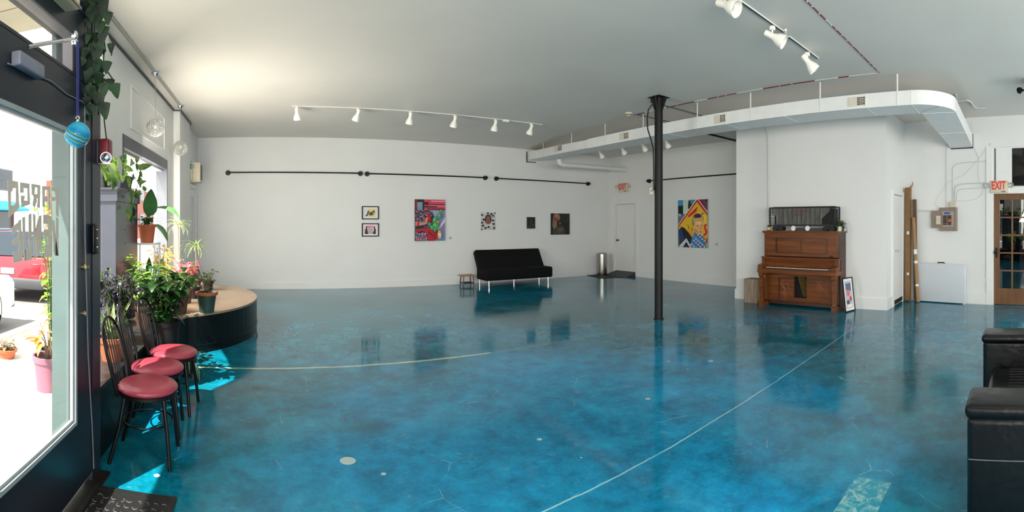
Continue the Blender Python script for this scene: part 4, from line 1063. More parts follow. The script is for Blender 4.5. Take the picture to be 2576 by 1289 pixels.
# ================================================================== EXIT SIGNS
def exit_sign(label, wall, px0, px1, y0, y1, hd, arrow=False):
    T, w_, h_ = hang('exit_sign', label, 'exit sign', wall, px0, px1, y0, y1)
    part('housing', MB().rbox((0, -.06, 0), (w_, -.002, h_), .006, 2), BEIGE, T, 40)
    t = text_mb('EXIT', h_ * .78, .002, bold=.004)
    xs = [v.x for v in t.v]; k = (w_ * .78) / (max(xs) - min(xs))
    t.v = [Vector((v.x * k + w_ * .47, v.y - .0625, v.z * 1.18 + h_ * .57)) for v in t.v]
    part('lettering', t, REDTXT, T)
    part('test_plate', MB().box((w_ * .62, -.063, h_ * .05), (w_ * .86, -.059, h_ * .16)), mat('grey bead', (120, 116, 120)), T)
    for s_, x in ((-1, -.055), (1, w_ + .055)):
        c_ = Vector((x, -.07, h_ * .62))
        part('lamp_head', MB().lathe([(0, -.05), (.03, -.045), (.05, 0), (.052, .012), (.044, .012), (.03, -.01), (0, -.012)], c_, (s_ * -.25, -1, -.35), 20).tube([(x * .5 + w_ * .25 * (1 + s_), -.03, h_ * .62), c_], .012, 8), mat('pale reflector', (205, 206, 204), .3, .35, var=0) if hd else BEIGE, T, 50)
    return T
exit_sign('smaller EXIT sign above the white door in the far corner', 'C', 1559, 1582, 461, 484, False)
exit_sign('EXIT sign with two chrome lamps above the brown french door', 'D', 2493, 2538, 455, 486, True)

# ================================================================== STRUCTURAL POST
c = at(1657, 803, 'Z', 0)
T = thing('post', 'slim black steel post standing in the middle of the room', 'post', (c.x, c.y, 0))
part('shaft', MB().lathe([(0, 0), (.064, 0), (.064, H - .002), (0, H - .002)], n=32), mat('black post paint', (7, 9, 12), .5, spec=.3), T, 40)
part('base_flange', MB().lathe([(.064, 0), (.08, 0), (.08, .012), (.064, .018)], n=32), BLACK, T, 40)
b = MB()
for k in range(4):
    a = k * pi / 2 + .4; u = Vector((cos(a), sin(a), 0)); v = Vector((-sin(a), cos(a), 0)) * .006
    b.prism([(.06, H - .22), (.06, H - .003), (.135, H - .003), (.135, H - .02)], v * 2, -v, u, (0, 0, 1))
part('top_gusset', b, BLACK, T)
part('top_plate', MB().box((-.12, -.12, H - .012), (.12, .12, H - .001)), BLACK, T)
right = Vector((cos(.8111), -sin(.8111), 0)); tow = -Vector((sin(.8111), cos(.8111), 0))
P = lambda a_, z, o_=.0: c + right * a_ + tow * o_ + Vector((0, 0, z))
solo('power_cord', 'black cord looping out from the top of the black post and down its left side', 'cord',
     MB().tube([P(-.06, H - .12, .03), P(-.11, H - .13, .03), P(-.16, H - .20, .03), P(-.178, H - .35, .03), P(-.17, H - .50, .03), P(-.12, H - .66, .03), P(-.085, H - .80, .04), P(-.078, H - 1.0, .04), P(-.076, 2.15, .04), P(-.074, 2.0, .05)], .011, 8), BLACK, smooth=True)
T = thing('thermostat', 'small white box fixed to the left side of the black post', 'box', P(-.105, 1.90))
wpart('housing', MB().rbox(P(-.105, 1.985) + Vector((-.03, -.03, -.055)), P(-.105, 1.985) + Vector((.03, .03, .055)), .008), BEIGE, T, 40)
wpart('dial', MB().lathe([(.018, 0), (.02, .006), (0, .008)], P(-.105, 1.99, .035), tow, 16), mat('grey dial', (120, 122, 122), .4), T)
wpart('mount', MB().box(P(-.095, 1.95) + Vector((-.02, -.02, 0)), P(-.06, 2.03) + Vector((.01, .02, 0))), BLACK, T)

# ================================================================== PIANO
T = thing('upright_piano', 'old brown upright piano against the white partition wall', 'piano', (7.62, 3.80, 0))
ya, yb = 3.05, 4.55
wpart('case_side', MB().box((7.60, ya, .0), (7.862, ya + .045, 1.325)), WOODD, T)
wpart('case_side', MB().box((7.60, yb - .045, .0), (7.862, yb, 1.325)), WOOD, T)
wpart('back_panel', MB().box((7.83, ya + .045, .05), (7.862, yb - .045, 1.32)), WOODD, T)
wpart('lid', MB().rbox((7.565, ya - .03, 1.325), (7.865, yb + .03, 1.352), .006, 2).box((7.585, ya - .015, 1.305), (7.62, yb + .015, 1.327)), WOOD, T)
pan = MB().box((7.612, ya + .045, .90), (7.632, yb - .045, 1.305)).box((7.60, ya + .045, 1.22), (7.613, yb - .045, 1.305)).box((7.60, ya + .045, .90), (7.613, yb - .045, .965)).box((7.60, ya + .045, .965), (7.613, ya + .25, 1.22)).box((7.60, yb - .25, .965), (7.613, yb - .045, 1.22))
wpart('upper_panel', pan, WOOD, T)
wpart('panel_molding', MB().box((7.592, ya + .24, 1.215), (7.604, yb - .24, 1.23)).box((7.592, ya + .24, .955), (7.604, yb - .24, .97)).box((7.592, ya + .24, .955), (7.604, ya + .255, 1.23)).box((7.592, yb - .255, .955), (7.604, yb - .24, 1.23)).box((7.606, 3.795, .965), (7.614, 3.805, 1.22)), WOODD, T)
wpart('music_ledge', MB().rbox((7.50, ya - .012, .862), (7.635, yb + .012, .885), .006, 2), WOOD, T)
wpart('fallboard', MB().prism([(7.515, .865), (7.60, .865), (7.60, .70), (7.545, .70)], (0, yb - ya - .14, 0), (0, ya + .07, 0), (1, 0, 0), (0, 0, 1)), WOOD, T)
for y in (ya, yb - .07): wpart('case_shoulder', MB().box((7.51, y, .66), (7.62, y + .07, .865)), WOOD, T)
wpart('key_bed', MB().rbox((7.37, ya - .02, .60), (7.66, yb + .02, .675), .01, 2), WOOD, T)
for y in (ya - .01, yb - .08):
    wpart('cheek_block', MB().prism([(7.375, .67), (7.375, .73), (7.40, .745), (7.52, .76), (7.52, .67)], (0, .09, 0), (0, y, 0), (1, 0, 0), (0, 0, 1)), WOOD, T)
KY = mat('ivory keys', (228, 222, 204), .3, var=0); b = MB(); k0, k1 = ya + .15, yb - .15; nk = 52; kw = (k1 - k0) / nk
for i in range(nk): b.box((7.400, k0 + i * kw + .0006, .676), (7.545, k0 + (i + 1) * kw - .0006, .706))
wpart('white_keys', b, KY, T)
b = MB()
for i in range(nk - 1):
    if i % 7 not in (2, 6): b.box((7.475, k0 + (i + 1) * kw - .005, .704), (7.545, k0 + (i + 1) * kw + .005, .714))
wpart('black_keys', b, BLACK, T)
wpart('key_slip', MB().box((7.385, ya + .08, .675), (7.40, yb - .08, .700)), WOODD, T)
# lower panel with a broken-out opening
o0, o1 = at(1999, 735, 'X', 7.65).y, at(2029, 735, 'X', 7.65).y      # larger y is further left
b = MB()
b.box((7.64, o0, .08), (7.66, yb - .045, .60)).box((7.64, ya + .045, .08), (7.66, o1, .60)).box((7.64, o1, .54), (7.66, o0, .60)).box((7.64, o1, .08), (7.66, o0, .155))
wpart('lower_panel', b, WOOD, T)
wpart('lower_molding', MB().box((7.628, yb - .30, .14), (7.642, yb - .285, .50)).box((7.628, o0 + .0, .49), (7.642, yb - .285, .505)).box((7.634, o0, .155), (7.642, o0 + .012, .545)), WOODD, T)
wpart('lower_molding', MB().box((7.628, ya + .29, .49), (7.642, o1, .505)).box((7.634, o1 - .012, .155), (7.642, o1, .545)), WOODD, T)
wpart('plinth', MB().box((7.60, ya + .01, 0.03), (7.68, yb - .01, .085)), WOODD, T)
b = MB(); BR = mat('old gold iron', (150, 118, 44), .4, .6)
for i in range(5): b.tube([(7.74, o0 - .02 - i * .03, .54), (7.74, o0 - .14 - i * .03 , .17)], .006, 6)
b.box((7.75, o1, .1), (7.76, o1 + .05, .4))
wpart('harp_frame', b, [BR], T)
wpart('inner_board', MB().box((7.80, ya + .05, .06), (7.81, yb - .05, .60)), SLOT, T)
for y, s_ in ((ya + .005, 0), (yb - .075, 1)):
    prof = [(.042, .0), (.042, .09), (.03, .10), (.026, .13), (.036, .50), (.028, .52), (.042, .55), (.042, .60)]
    b = MB()
    for (r0_, h0), (r1_, h1) in zip(prof, prof[1:]):
        cx_, cy_ = 7.43, y + .035
        b.add([(cx_ + sx * r0_, cy_ + sy * r0_, h0) for sx, sy in ((-1,-1),(1,-1),(1,1),(-1,1))] + [(cx_ + sx * r1_, cy_ + sy * r1_, h1) for sx, sy in ((-1,-1),(1,-1),(1,1),(-1,1))], [(0,1,5,4),(1,2,6,5),(2,3,7,6),(3,0,4,7)])
    wpart('leg', b, WOOD, T)
    wpart('toe_block', MB().box((7.40, y, 0), (7.64, y + .07, .075)), WOOD, T)
CH = mat('pale scratches', (170, 120, 90), .8, var=0); rnd = random.Random(3); b = MB()
for k in range(9):
    y0_, z0_ = rnd.uniform(ya + .15, o1 - .05) if k % 2 else rnd.uniform(o0 - .02, yb - .35), rnd.uniform(.12, .42)
    if k % 2 == 0: y0_ = rnd.uniform(min(o0 + .03, yb - .3), yb - .35)
    b.tube([(7.6395, min(yb - .06, y0_ + .05 * sin(t * 1.9 + k)), max(.09, min(.48, z0_ + .07 * cos(t * 1.3 + k) + .02 * t))) for t in range(6)], .0016, 4)
wpart('chalk_scribbles', b, CH, T)
wpart('latch', MB().box((7.59, ya + .14, .90), (7.602, ya + .19, .93)), BLACK, T)

# ---- model hopper wagon on the piano
T = thing('model_freight_wagon', 'grey wooden model freight wagon with faded red lettering on top of the piano', 'model train wagon', (7.70, 3.79, 1.352))
WG = mat('weathered grey boards', (96, 94, 90), .8, var=.25, scale=6, stretch=(1, 6, .6))
WBK = mat('wagon black', (30, 33, 38), .6, var=.1)
L2 = .655; zb, zt = .115, .405
b = MB()
pr = [(-L2 + .15, zb), (L2 - .27, zb), (L2 - .27, zb + .10), (L2 - .12, zt - .06), (L2 - .12, zt), (-L2 + .05, zt), (-L2 + .05, zt - .10), (-L2 + .15, zb + .15)]
b.prism(pr, (.20, 0, 0), (-.10, 0, 0), (0, -1, 0), (0, 0, 1))
part('hopper_body', b, WG, T)
part('board_ribs', (lambda mb: [mb.box((-.106, -y - .006, zb), (-.10, -y + .006, zt)) for y in [-.45 + i * .09 for i in range(10)]] and mb)(MB()), mat('dark grey ribs', (66, 66, 66), .8), T)
part('roof', MB().rbox((-.112, -L2, zt), (.112, L2, zt + .022), .008, 2).box((-.05, -L2 + .05, zt + .02), (.05, L2 - .05, zt + .03)), WBK, T)
part('dark_end_filler', MB().box((-.07, -L2 + .03, zb), (.07, -L2 + .27, zt - .02)), SLOT, T)  # dark box added to blacken the hollow under the hopper's slope
part('underframe', MB().box((-.09, -L2, zb - .03), (.09, L2, zb)), WBK, T)
for s_ in (-1, 1):
    y = s_ * (L2 - .012)
    b = MB()
    for xx in (-.10, .10): b.box((xx - .008, y - .012, zb), (xx + .008, y + .012, zt)); b.box((xx - .008, y - s_ * .11 - .006, zb), (xx + .008, y - s_ * .11 + .006, zb + .14))
    for i in range(8): b.box((-.10, y - .004, zb + .02 + i * .035), (.10, y + .004, zb + .026 + i * .035))
    for i in range(3):
        for xx in (-.10, .10): b.box((xx - .004, min(y, y - s_ * .11), zb + .03 + i * .04), (xx + .004, max(y, y - s_ * .11), zb + .036 + i * .04))
    part('end_ladder', b, WBK, T)
    yc = s_ * (L2 - .15); b = MB()
    for xx in (-.075, .075):
        b.rbox((xx - .012, yc - .10, .035), (xx + .012, yc + .10, .062), .005, 1)
        for dy in (-.065, .065): b.lathe([(0, -.008), (.042, -.008), (.042, .008), (0, .008)], (xx * .85, yc + dy, .042), (1, 0, 0), 20)
        b.lathe([(0, -.014), (.02, -.014), (.02, .014), (0, .014)], (xx, yc, .05), (1, 0, 0), 12)
    b.box((-.06, yc - .02, .04), (.06, yc + .02, zb - .03))
    part('wheel_truck', b, WBK, T, 40)
for dy in (.155, -.125):
    part('white_disc', MB().lathe([(0, 0), (.04, 0), (.045, .006), (.045, .012), (.03, .014), (.028, .009), (.012, .009), (.01, .014), (0, .014)], (-.105, dy, .048), (-1, 0, 0), 28), mat('white enamel', (222, 222, 222), .4, var=0), T, 50)
part('equipment_box', MB().box((-.10, -.11, .0), (-.02, .14, .06)).box((-.10, -.4, .002), (-.02, -.17, .055)), mat('dark olive box', (56, 60, 52), .7), T)
for txt, zz, yo in (('CORNER', zb + .235, .02), ('GRIP', zb + .17, .045)):
    t = text_mb(' '.join(txt), .062, .0012)
    t.v = [Vector((-.1075 + v.y, -v.x + yo, v.z + zz)) for v in t.v]
    part('lettering', t, mat('faded red letters', (120, 44, 54), .8, var=.1), T)
# jar, plant on piano
p = at(1935, 580, 'X', 7.70); 
T = thing('glass_jar', 'small glass jar with a yellow label left of the model wagon', 'jar', (7.70, p.y, 1.352))
part('jar_body', MB().lathe([(0, 0), (.034, 0), (.036, .01), (.036, .085), (.026, .098), (.026, .11), (0, .11)], n=20), mat('amber jar', (90, 74, 50), .2), T, 40)
part('paper_label', MB().lathe([(.037, .015), (.037, .065)], n=20), mat('yellow label', (216, 196, 120), .7), T)
part('jar_lid', MB().lathe([(.03, .108), (.03, .145), (0, .147)], n=20), glassmat('clear lid', (.9, .92, .9), 1.0), T)
pp = at(2108, 583, 'X', 7.66)
f = rosette(31, 26, .10, .20, .016, .1, 1.35, 1.1)
plant('potted_plant', 'spiky green plant in a white pot at the right end of the piano top', (7.645, 3.085, 1.352), 0, (.035, .045, .085, .006, .015), mat('white pot', (214, 208, 196), .5), f, leafmat('grassy leaf', (52, 84, 40), (90, 120, 60), .3))
f, s = bush(35, 40, .06, .08, .18, .05, .035, 'ovate', stems=5)
plant('potted_plant', 'small dark green plant behind the white pot on the piano corner', (7.79, 3.10, 1.352), 0, (.035, .045, .08, .006, .015), mat('dark green pot', (30, 48, 40), .5), f, G3, s, STEMG)
# crate beside piano
T = thing('wooden_crate', 'weathered slatted wooden crate on the floor left of the piano', 'crate', (7.72, 4.84, 0))
CR = mat('grey weathered wood', (150, 134, 116), .8, var=.25, scale=6, stretch=(2, 6, .5))
for i in range(4): part('slat', MB().box((-.145, -.15 + i * .076, 0), (-.133, -.078 + i * .076, .44)), CR, T)
part('crate_box', MB().box((-.132, -.15, 0), (.14, -.138, .44)).box((-.132, .142, 0), (.14, .154, .44)).box((.128, -.15, 0), (.14, .154, .44)).box((-.132, -.15, .0), (.14, .154, .012)).box((-.132, -.15, .428), (.14, .154, .44)), CR, T)
# framed poster leaning on the piano side
T = thing('framed_poster', 'black-framed poster leaning on the right side of the piano', 'framed poster', (7.44, 2.86, 0), R(0))
Mx = Matrix.Translation((7.44, 2.85, 0)) @ Matrix.Rotation(R(-12), 4, 'X')
def fp_(b_): b_.v = [Mx @ v for v in b_.v]; return b_
W3, H3, t = .30, .57, .018
Mx = Matrix.Translation((7.43, 2.90, 0.002)) @ Matrix.Rotation(R(-13), 4, 'Z') @ Matrix.Rotation(R(-7), 4, 'X')
wpart('frame', fp_(MB().box((0, -.018, 0), (W3, 0, t)).box((0, -.018, H3 - t), (W3, 0, H3)).box((0, -.018, t), (t, 0, H3 - t)).box((W3 - t, -.018, t), (W3, 0, H3 - t))), BLACK, T)
wpart('mount', fp_(MB().box((t, -.010, t), (W3 - t, -.004, H3 - t))), mat('card white', (226, 226, 222)), T)
sh = [((176,180,196), [(10,10),(90,10),(90,190),(10,190)]), ((90,100,130), [(20,25),(85,25),(85,80),(20,70)]), ((206,110,100), ell(45,90,22,24,9)), ((196,60,60), ell(70,130,16,18,8)), ((70,80,110), ell(35,150,20,16,8)), ((230,226,220), [(20,165),(80,165),(80,185),(20,185)])]
mb, ms = artpatch(sh, (0, 0, 100, 200), W3 - 2 * t - .03, H3 - 2 * t - .03, -.0105, t + .015, t + .015); wpart('printed_scene', fp_(mb), ms, T)
wpart('backing', fp_(MB().box((.0, 0, 0), (W3, .006, H3))), mat('tan wood', (168, 118, 86)), T)

# conduit down the partition
q = [at(1921, 317, 'X', 7.87), at(1928, 326, 'X', 7.87), at(1932, 345, 'X', 7.87), at(1933, 460, 'X', 7.87), at(1933, 590, 'X', 7.87)]
solo('conduit', 'thin white conduit running down the partition wall behind the model wagon', 'conduit', MB().tube([(7.87, q[0].y, H)] + q[1:], .010, 8), CONDUIT, smooth=True)
# closet door in the partition's side
T = thing('door_4', None, None, (8.5, 2.31, 0), kind='structure')
wpart('door_leaf', MB().box((8.30, 2.295, .10), (8.90, 2.315, 2.0)), TRIM, T)
wpart('door_casing', MB().box((8.20, 2.285, 0.0), (8.29, 2.319, 2.08)).box((8.91, 2.285, 0), (9.0, 2.319, 2.08)).box((8.20, 2.285, 2.01), (9.0, 2.319, 2.09)), TRIM, T)
wpart('gap_and_shadow', MB().box((8.30, 2.297, 2.0), (8.90, 2.318, 2.012)).box((8.30, 2.297, .02), (8.90, 2.318, .10)), SLOT, T)  # dark gap under the leaf, and a painted shadow line above it
wpart('door_handle', MB().tube([(8.36, 2.30, 1.0), (8.36, 2.25, 1.0), (8.44, 2.25, .985)], .009, 8), CHROME, T, True)

# ================================================================== CARDBOARD BOXES AND TUBE
def lean(name, label, pts, w_, d_, mat_, rnd_=False, cat='box'):
    (x0, y0, z0), (x1, y1, z1) = pts
    a = Vector((x0, y0, z0)); e = Vector((x1, y1, z1)); ax = (e - a).normalized()
    u = Vector((DD.x, DD.y, 0)); u = (u - ax * u.dot(ax)).normalized(); v = ax.cross(u)
    T = thing(name, label, cat, (a + e) / 2 - Vector((0, 0, (z1 - z0) / 2)))
    if rnd_: b = MB().tube([a, e], w_ / 2, 20)
    else: b = MB().prism([(-w_/2, -d_/2), (w_/2, -d_/2), (w_/2, d_/2), (-w_/2, d_/2)], e - a, a, u, v)
    wpart('body', b, mat_, T, 40)
    for t_, hh in ((.22, .05), (.58, .06)) if not rnd_ else ((.45, .05), (.56, .09), (.18, .04)):
        q_ = a.lerp(e, t_); qq = a.lerp(e, t_ + hh / (e - a).length)
        if rnd_: wpart('shipping_label', MB().tube([q_, qq], w_ / 2 + .002, 20, caps=False), mat('label paper', (224, 222, 216), .7), T)
        else:
            f_ = -v if v.x > 0 else v
            P_ = [q_ + f_ * (d_/2 + .0015) + u * sx for sx in (-w_*.1, w_*.35)] + [qq + f_ * (d_/2 + .0015) + u * sx for sx in (w_*.35, -w_*.1)]
            wpart('shipping_label', MB().add(P_, [(0, 1, 2, 3)]), mat('label paper', (224, 222, 216), .7), T)
    return T
p0 = at(2281, 757, 'Z', 0)
lean('cardboard_box', 'tallest long brown cardboard box standing in the corner beside the closet door', ((8.92, 2.19, .02), (9.055, 2.22, 2.18)), .105, .07, KRAFT)
lean('cardboard_box', 'shorter thin cardboard box behind the tallest one in the corner', ((8.985, 2.05, .02), (9.04, 2.09, 1.95)), .06, .05, mat('dark cardboard', (98, 72, 46), .8))
lean('cardboard_tube', 'brown cardboard tube with white labels leaning beside the cardboard boxes', ((8.84, 1.98, .01), (9.0, 2.10, 1.60)), .065, .065, mat('tube cardboard', (152, 116, 76), .7), True, 'tube')
p = at(2279, 462, 'D', .1)
solo('cardboard_flap', 'loose torn orange-brown cardboard strip at the top of the tallest box', 'strip', MB().tube([Vector((9.05, 2.17, 2.19)), Vector((9.03, 2.13, 2.22)), Vector((9.03, 2.12, 2.29))], [.016, .012, .006], 5), mat('orange cardboard', (178, 112, 68), .8))

# ================================================================== FOLDING TABLE
s0, s1 = Dframe(2313), Dframe(2434)
T = thing('folding_table', 'light grey plastic folding table stood on edge against the right wall', 'folding table', dw(s0, -.10), rD)
W4 = s1 - s0; H4 = .735
b = MB().rbox((0, -.03, .012), (W4, .015, H4), .014, 3); part('table_top', b, PLAST, T, 40)
b = MB().rbox((.03, .015, .04), (W4 - .03, .04, H4 - .03), .008, 1); part('folded_half', b, PLAST, T, 40)
part('carry_handle', MB().tube([(W4 * .43, 0, H4 - .005), (W4 * .44, 0, H4 + .02), (W4 * .56, 0, H4 + .02), (W4 * .57, 0, H4 - .005)], .010, 8), BLACK, T, True)
part('foot', MB().box((.01, -.025, 0), (.05, .03, .014)), PLAST, T); part('foot', MB().box((W4 - .05, -.025, 0), (W4 - .01, .03, .014)), PLAST, T)

# ================================================================== ELECTRIC PANEL AND CONDUITS ON THE RIGHT WALL
T, w_, h_ = hang('electrical_panel', 'brown-grey breaker panel with its cover open on the right wall', 'breaker panel', 'D', 2367, 2409, 523, 581)
PN = mat('panel brown grey', (132, 116, 106), .5)
part('box', MB().rbox((0, -.09, 0), (w_, -.002, h_), .005, 1), PN, T)
part('inner_frame', MB().box((w_ * .18, -.096, h_ * .18), (w_ * .86, -.09, h_ * .84)), mat('panel bezel', (160, 146, 134), .5), T)
part('breakers', (lambda mb: [mb.box((w_ * (.24 + .27 * j), -.104, h_ * (.26 + .07 * i)), (w_ * (.46 + .27 * j), -.096, h_ * (.31 + .07 * i))) for i in range(6) for j in range(2)] and mb)(MB()), BLACK, T)
part('breaker_switch', MB().box((w_ * .56, -.108, h_ * .38), (w_ * .72, -.104, h_ * .5)), mat('orange switch', (206, 96, 50), .5), T)
part('blue_sticker', MB().box((w_ * .3, -.0975, h_ * .72), (w_ * .64, -.096, h_ * .8)), mat('blue sticker', (40, 70, 170), .5), T)
part('cover_door', MB().box((-w_ * .47, -.10, h_ * .12), (w_ * .12, -.092, h_ * .86)), PN, T)
part('directory_card', MB().box((-w_ * .17, -.103, h_ * .28), (w_ * .1, -.10, h_ * .65)), mat('card cream', (206, 198, 176), .8), T)
T, w_, h_ = hang('junction_box', 'small beige junction box directly above the breaker panel', 'junction box', 'D', 2391, 2408, 507.5, 522)
part('box', MB().rbox((0, -.06, 0), (w_, -.002, h_), .004, 1), BEIGE, T); part('cover_plate', MB().box((w_*.15, -.063, h_*.2), (w_*.85, -.06, h_*.8)), mat('plate', (190, 188, 176), .5), T)
def dcond(label, pts, r=.008, name='conduit', m=CONDUIT):
    solo(name, label, name, MB().tube([at(x, y, 'D', .016) for x, y in pts], r, 7), m, smooth=True)
dcond('straight vertical conduit from the duct down to the breaker panel', [(2381, 345), (2381, 430), (2381, 525)])
dcond('conduit rising from the junction box and bending right under the transom corner', [(2397, 509), (2397, 425), (2400, 418), (2408, 412), (2430, 409), (2478, 406), (2488, 400), (2492, 390), (2492, 360)])
dcond('thicker conduit bending right from the junction box to the exit sign', [(2402, 509), (2402, 480), (2405, 470), (2414, 464), (2430, 462), (2478, 460)], .011)
dcond('lowest of the three conduits bending right from the junction box', [(2407, 509), (2407, 488), (2410, 480), (2418, 476), (2440, 474.5), (2482, 473)], .007)
dcond('horizontal conduit from the corner to the breaker panel', [(2290, 531), (2330, 530.5), (2370, 530)], .012)
dcond('loose white wire hanging from the duct corner to the exit sign', [(2450, 370), (2456, 385), (2463, 400), (2461, 420), (2461, 440), (2465, 460)], .0035, 'wire')
dcond('loose white wire drooping diagonally from the transom to the breaker panel', [(2484, 367), (2470, 390), (2450, 415), (2425, 440), (2398, 452), (2383, 460), (2372, 478), (2356, 500), (2353, 515), (2362, 523)], .003, 'wire')
dcond('loose white wire looping below the exit sign to the junction box', [(2409, 506), (2430, 506), (2455, 502), (2470, 490), (2474, 475)], .003, 'wire')
dcond('short wire down the wall left of the hanging wire near the duct end', [(2447, 300), (2443, 320), (2443, 345)], .003, 'wire')
T, w_, h_ = hang('wall_switch', 'small grey switch box left of the breaker panel cover', 'switch', 'D', 2340.5, 2346, 539, 548)
part('plate', MB().box((0, -.02, 0), (w_, -.002, h_)), BEIGE, T)
T, w_, h_ = hang('wall_outlet', 'white outlet low on the wall between the folding table and the french door', 'outlet', 'D', 2476, 2484, 699, 710)
part('plate', MB().box((0, -.012, 0), (w_, -.002, h_)), TRIM, T)

# ================================================================== FRENCH DOOR, TRANSOM
T = thing('door_5', None, None, dw(sL, 0), rD, kind='structure')
Wd = sR - sL; st = .105; y0_, y1_ = .03, .075; zb_, zt_ = .30, 1.92
b = MB().box((0, y0_, .01), (st, y1_, zDT)).box((Wd - st, y0_, .01), (Wd, y1_, zDT)).box((st, y0_, .01), (Wd - st, y1_, zb_)).box((st, y0_, zt_), (Wd - st, y1_, zDT))
part('door_leaf', b, DOORWOOD, T)
b = MB(); nc, nr = 3, 5
for i in range(1, nc): x = st + (Wd - 2 * st) * i / nc; b.box((x - .012, y0_, zb_), (x + .012, y1_, zt_))
for j in range(1, nr): z = zb_ + (zt_ - zb_) * j / nr; b.box((st, y0_ + .001, z - .012), (Wd - st, y1_ - .001, z + .012))
part('glazing_bars', b, DOORWOOD, T)
DG = glassmat('mirror-like glass', (.5, .52, .55), 6.0)
part('door_glass', MB().box((st, .05, zb_), (Wd - st, .055, zt_)), DG, T)
part('door_knob', MB().lathe([(.03, 0), (.03, .008), (.012, .012), (.012, .04), (.028, .05), (.028, .07), (0, .075)], (.05, y0_, .96), (0, -1, 0), 16).box((.03, y0_ - .006, .86), (.07, y0_, 1.04)), BLACK, T, 50)
b = MB().box((-.13, -.025, 0), (-.01, -.001, 2.88)).box((-.14, -.03, 2.88), (1.4, -.001, 2.90)).box((-.01, -.02, zDT), (1.4, -.001, 2.15)).box((-.02, -.012, 2.15), (.012, -.001, 2.86))
part('door_casing', b, TRIM, T)
T2 = thing('window_6', None, None, dw(sL, 0, 2.16), rD, kind='structure')
part('panel', MB().box((.05, -.006, 0), (.34, .02, .70)).box((.06, -.01, .34), (.33, -.006, .36)), TRIM, T2)
part('pane', MB().box((.34, .02, .02), (1.0, .03, .69)), mat('black glass', (8, 9, 11), .05, var=0), T2)
part('window_frame', MB().box((.33, -.008, 0), (.345, .03, .70)).box((.33, -.008, .69), (1.0, .03, .70)), TRIM, T2)
b = MB()
for i in range(14): b.box((sL + .05 + i * .03, .10 + .012 * (i % 2), .05), (sL + .075 + i * .03, .125 + .012 * (i % 2), 2.0))
bb = MB(); merge(bb, b, M=MD)
solo('curtain', 'dark pleated curtain behind the glass of the brown french door', 'curtain', bb, mat('dark curtain', (36, 42, 52), .8))
# shelf above the door leaf with bright paper inside transom
# ================================================================== DUCT
T = thing('air_duct', 'white rectangular air duct hung below the ceiling with a curved elbow', 'duct', (6.3, 5.5, 3.03))
dz0, dz1 = 3.034, 3.224; dx0, dx1 = 6.09, 6.60
def sweep(mb, sec):
    """sections: list of four points each"""
    k = len(mb.v)
    for s_ in sec: mb.v += [Vector(p) for p in s_]
    for i in range(len(sec) - 1):
        for j in range(4):
            a, b_ = k + i * 4, k + (i + 1) * 4
            mb.f.append([a + j, b_ + j, b_ + (j + 1) % 4, a + (j + 1) % 4]); mb.mi.append(mb.m)
    mb.f.append([k + 0, k + 1, k + 2, k + 3]); mb.mi.append(mb.m)
    e = k + (len(sec) - 1) * 4; mb.f.append([e + 3, e + 2, e + 1, e]); mb.mi.append(mb.m)
    return mb
def sec(xo, yo, xi, yi, z0, z1): return [(xo, yo, z0), (xo, yo, z1), (xi, yi, z1), (xi, yi, z0)]
wpart('straight_run', sweep(MB(), [sec(dx0, 7.80, dx1, 7.80, dz0, dz1), sec(dx0, 1.46, dx1, 1.46, dz0, dz1)]), DUCTW, T)
wpart('narrow_run', sweep(MB(), [sec(6.50, 10.885, 6.90, 10.885, 3.16, 3.37), sec(6.20, 9.2, 6.62, 9.2, 3.08, 3.27), sec(6.11, 7.80, 6.57, 7.80, dz0 + .012, dz1 - .008)]), DUCTW, T)
secs = []
for i in range(13):
    a = (pi / 2) * i / 12
    xo, yo = 6.61 - .52 * cos(a), 1.46 - .52 * sin(a); xi, yi = 6.61 - .01 * cos(a), 1.46 - .04 * sin(a)
    secs.append(sec(xo, yo, xi, yi, dz0, dz1))
wpart('elbow', sweep(MB(), secs), DUCTW, T, 30)
pe0, pe1 = at(2447, 360, 'D', .0), at(2393, 360, 'D', .0)
wpart('wall_run', sweep(MB(), [sec(6.61, .94, 6.61, 1.42, dz0, dz1), sec(pe0.x, pe0.y, pe1.x, pe1.y, 2.895, 3.12)]), DUCTW, T)
b = MB()
def collar(y, t=.006, w2=.012):
    b.box((dx0 - t, y - w2, dz0 - t), (dx1 + t, y + w2, dz0)); b.box((dx0 - t, y - w2, dz0 - t), (dx0, y + w2, dz1 + t)); b.box((dx0 - t, y - w2, dz1), (dx1 + t, y + w2, dz1 + t))
for px in (1680, 1825, 1972, 2178, 2292):
    b = MB(); collar(dx0 / tan((px - XN) / FP), .003, .005); wpart('seam_collar', b, DUCTW, T)
b = MB(); a_ = at(2292, 270, 'Z', dz0 - .002)
b.tube([(6.61, 1.42, dz0 - .001), (6.61, .93, dz0 - .001)], .004, 6); b.tube([(6.56, 1.42, dz0 - .004), (6.25, 1.09, dz0 - .004)], .004, 5)
ml = lambda t_, e_: Vector((6.61, e_[0], dz0)).lerp(Vector((e_[1], e_[2], 2.895)), t_)
b.tube([Vector((6.61 + (pe0.x - 6.61) * .5, .94 + (pe0.y - .94) * .5, 2.962)), Vector((6.61 + (pe1.x - 6.61) * .5, 1.42 + (pe1.y - 1.42) * .5, 2.962))], .005, 6)
wpart('seam_strips', b, DUCTW, T)
dn = Vector((DN.x, DN.y, 0)) * .012; up_ = Vector((0, 0, .24))
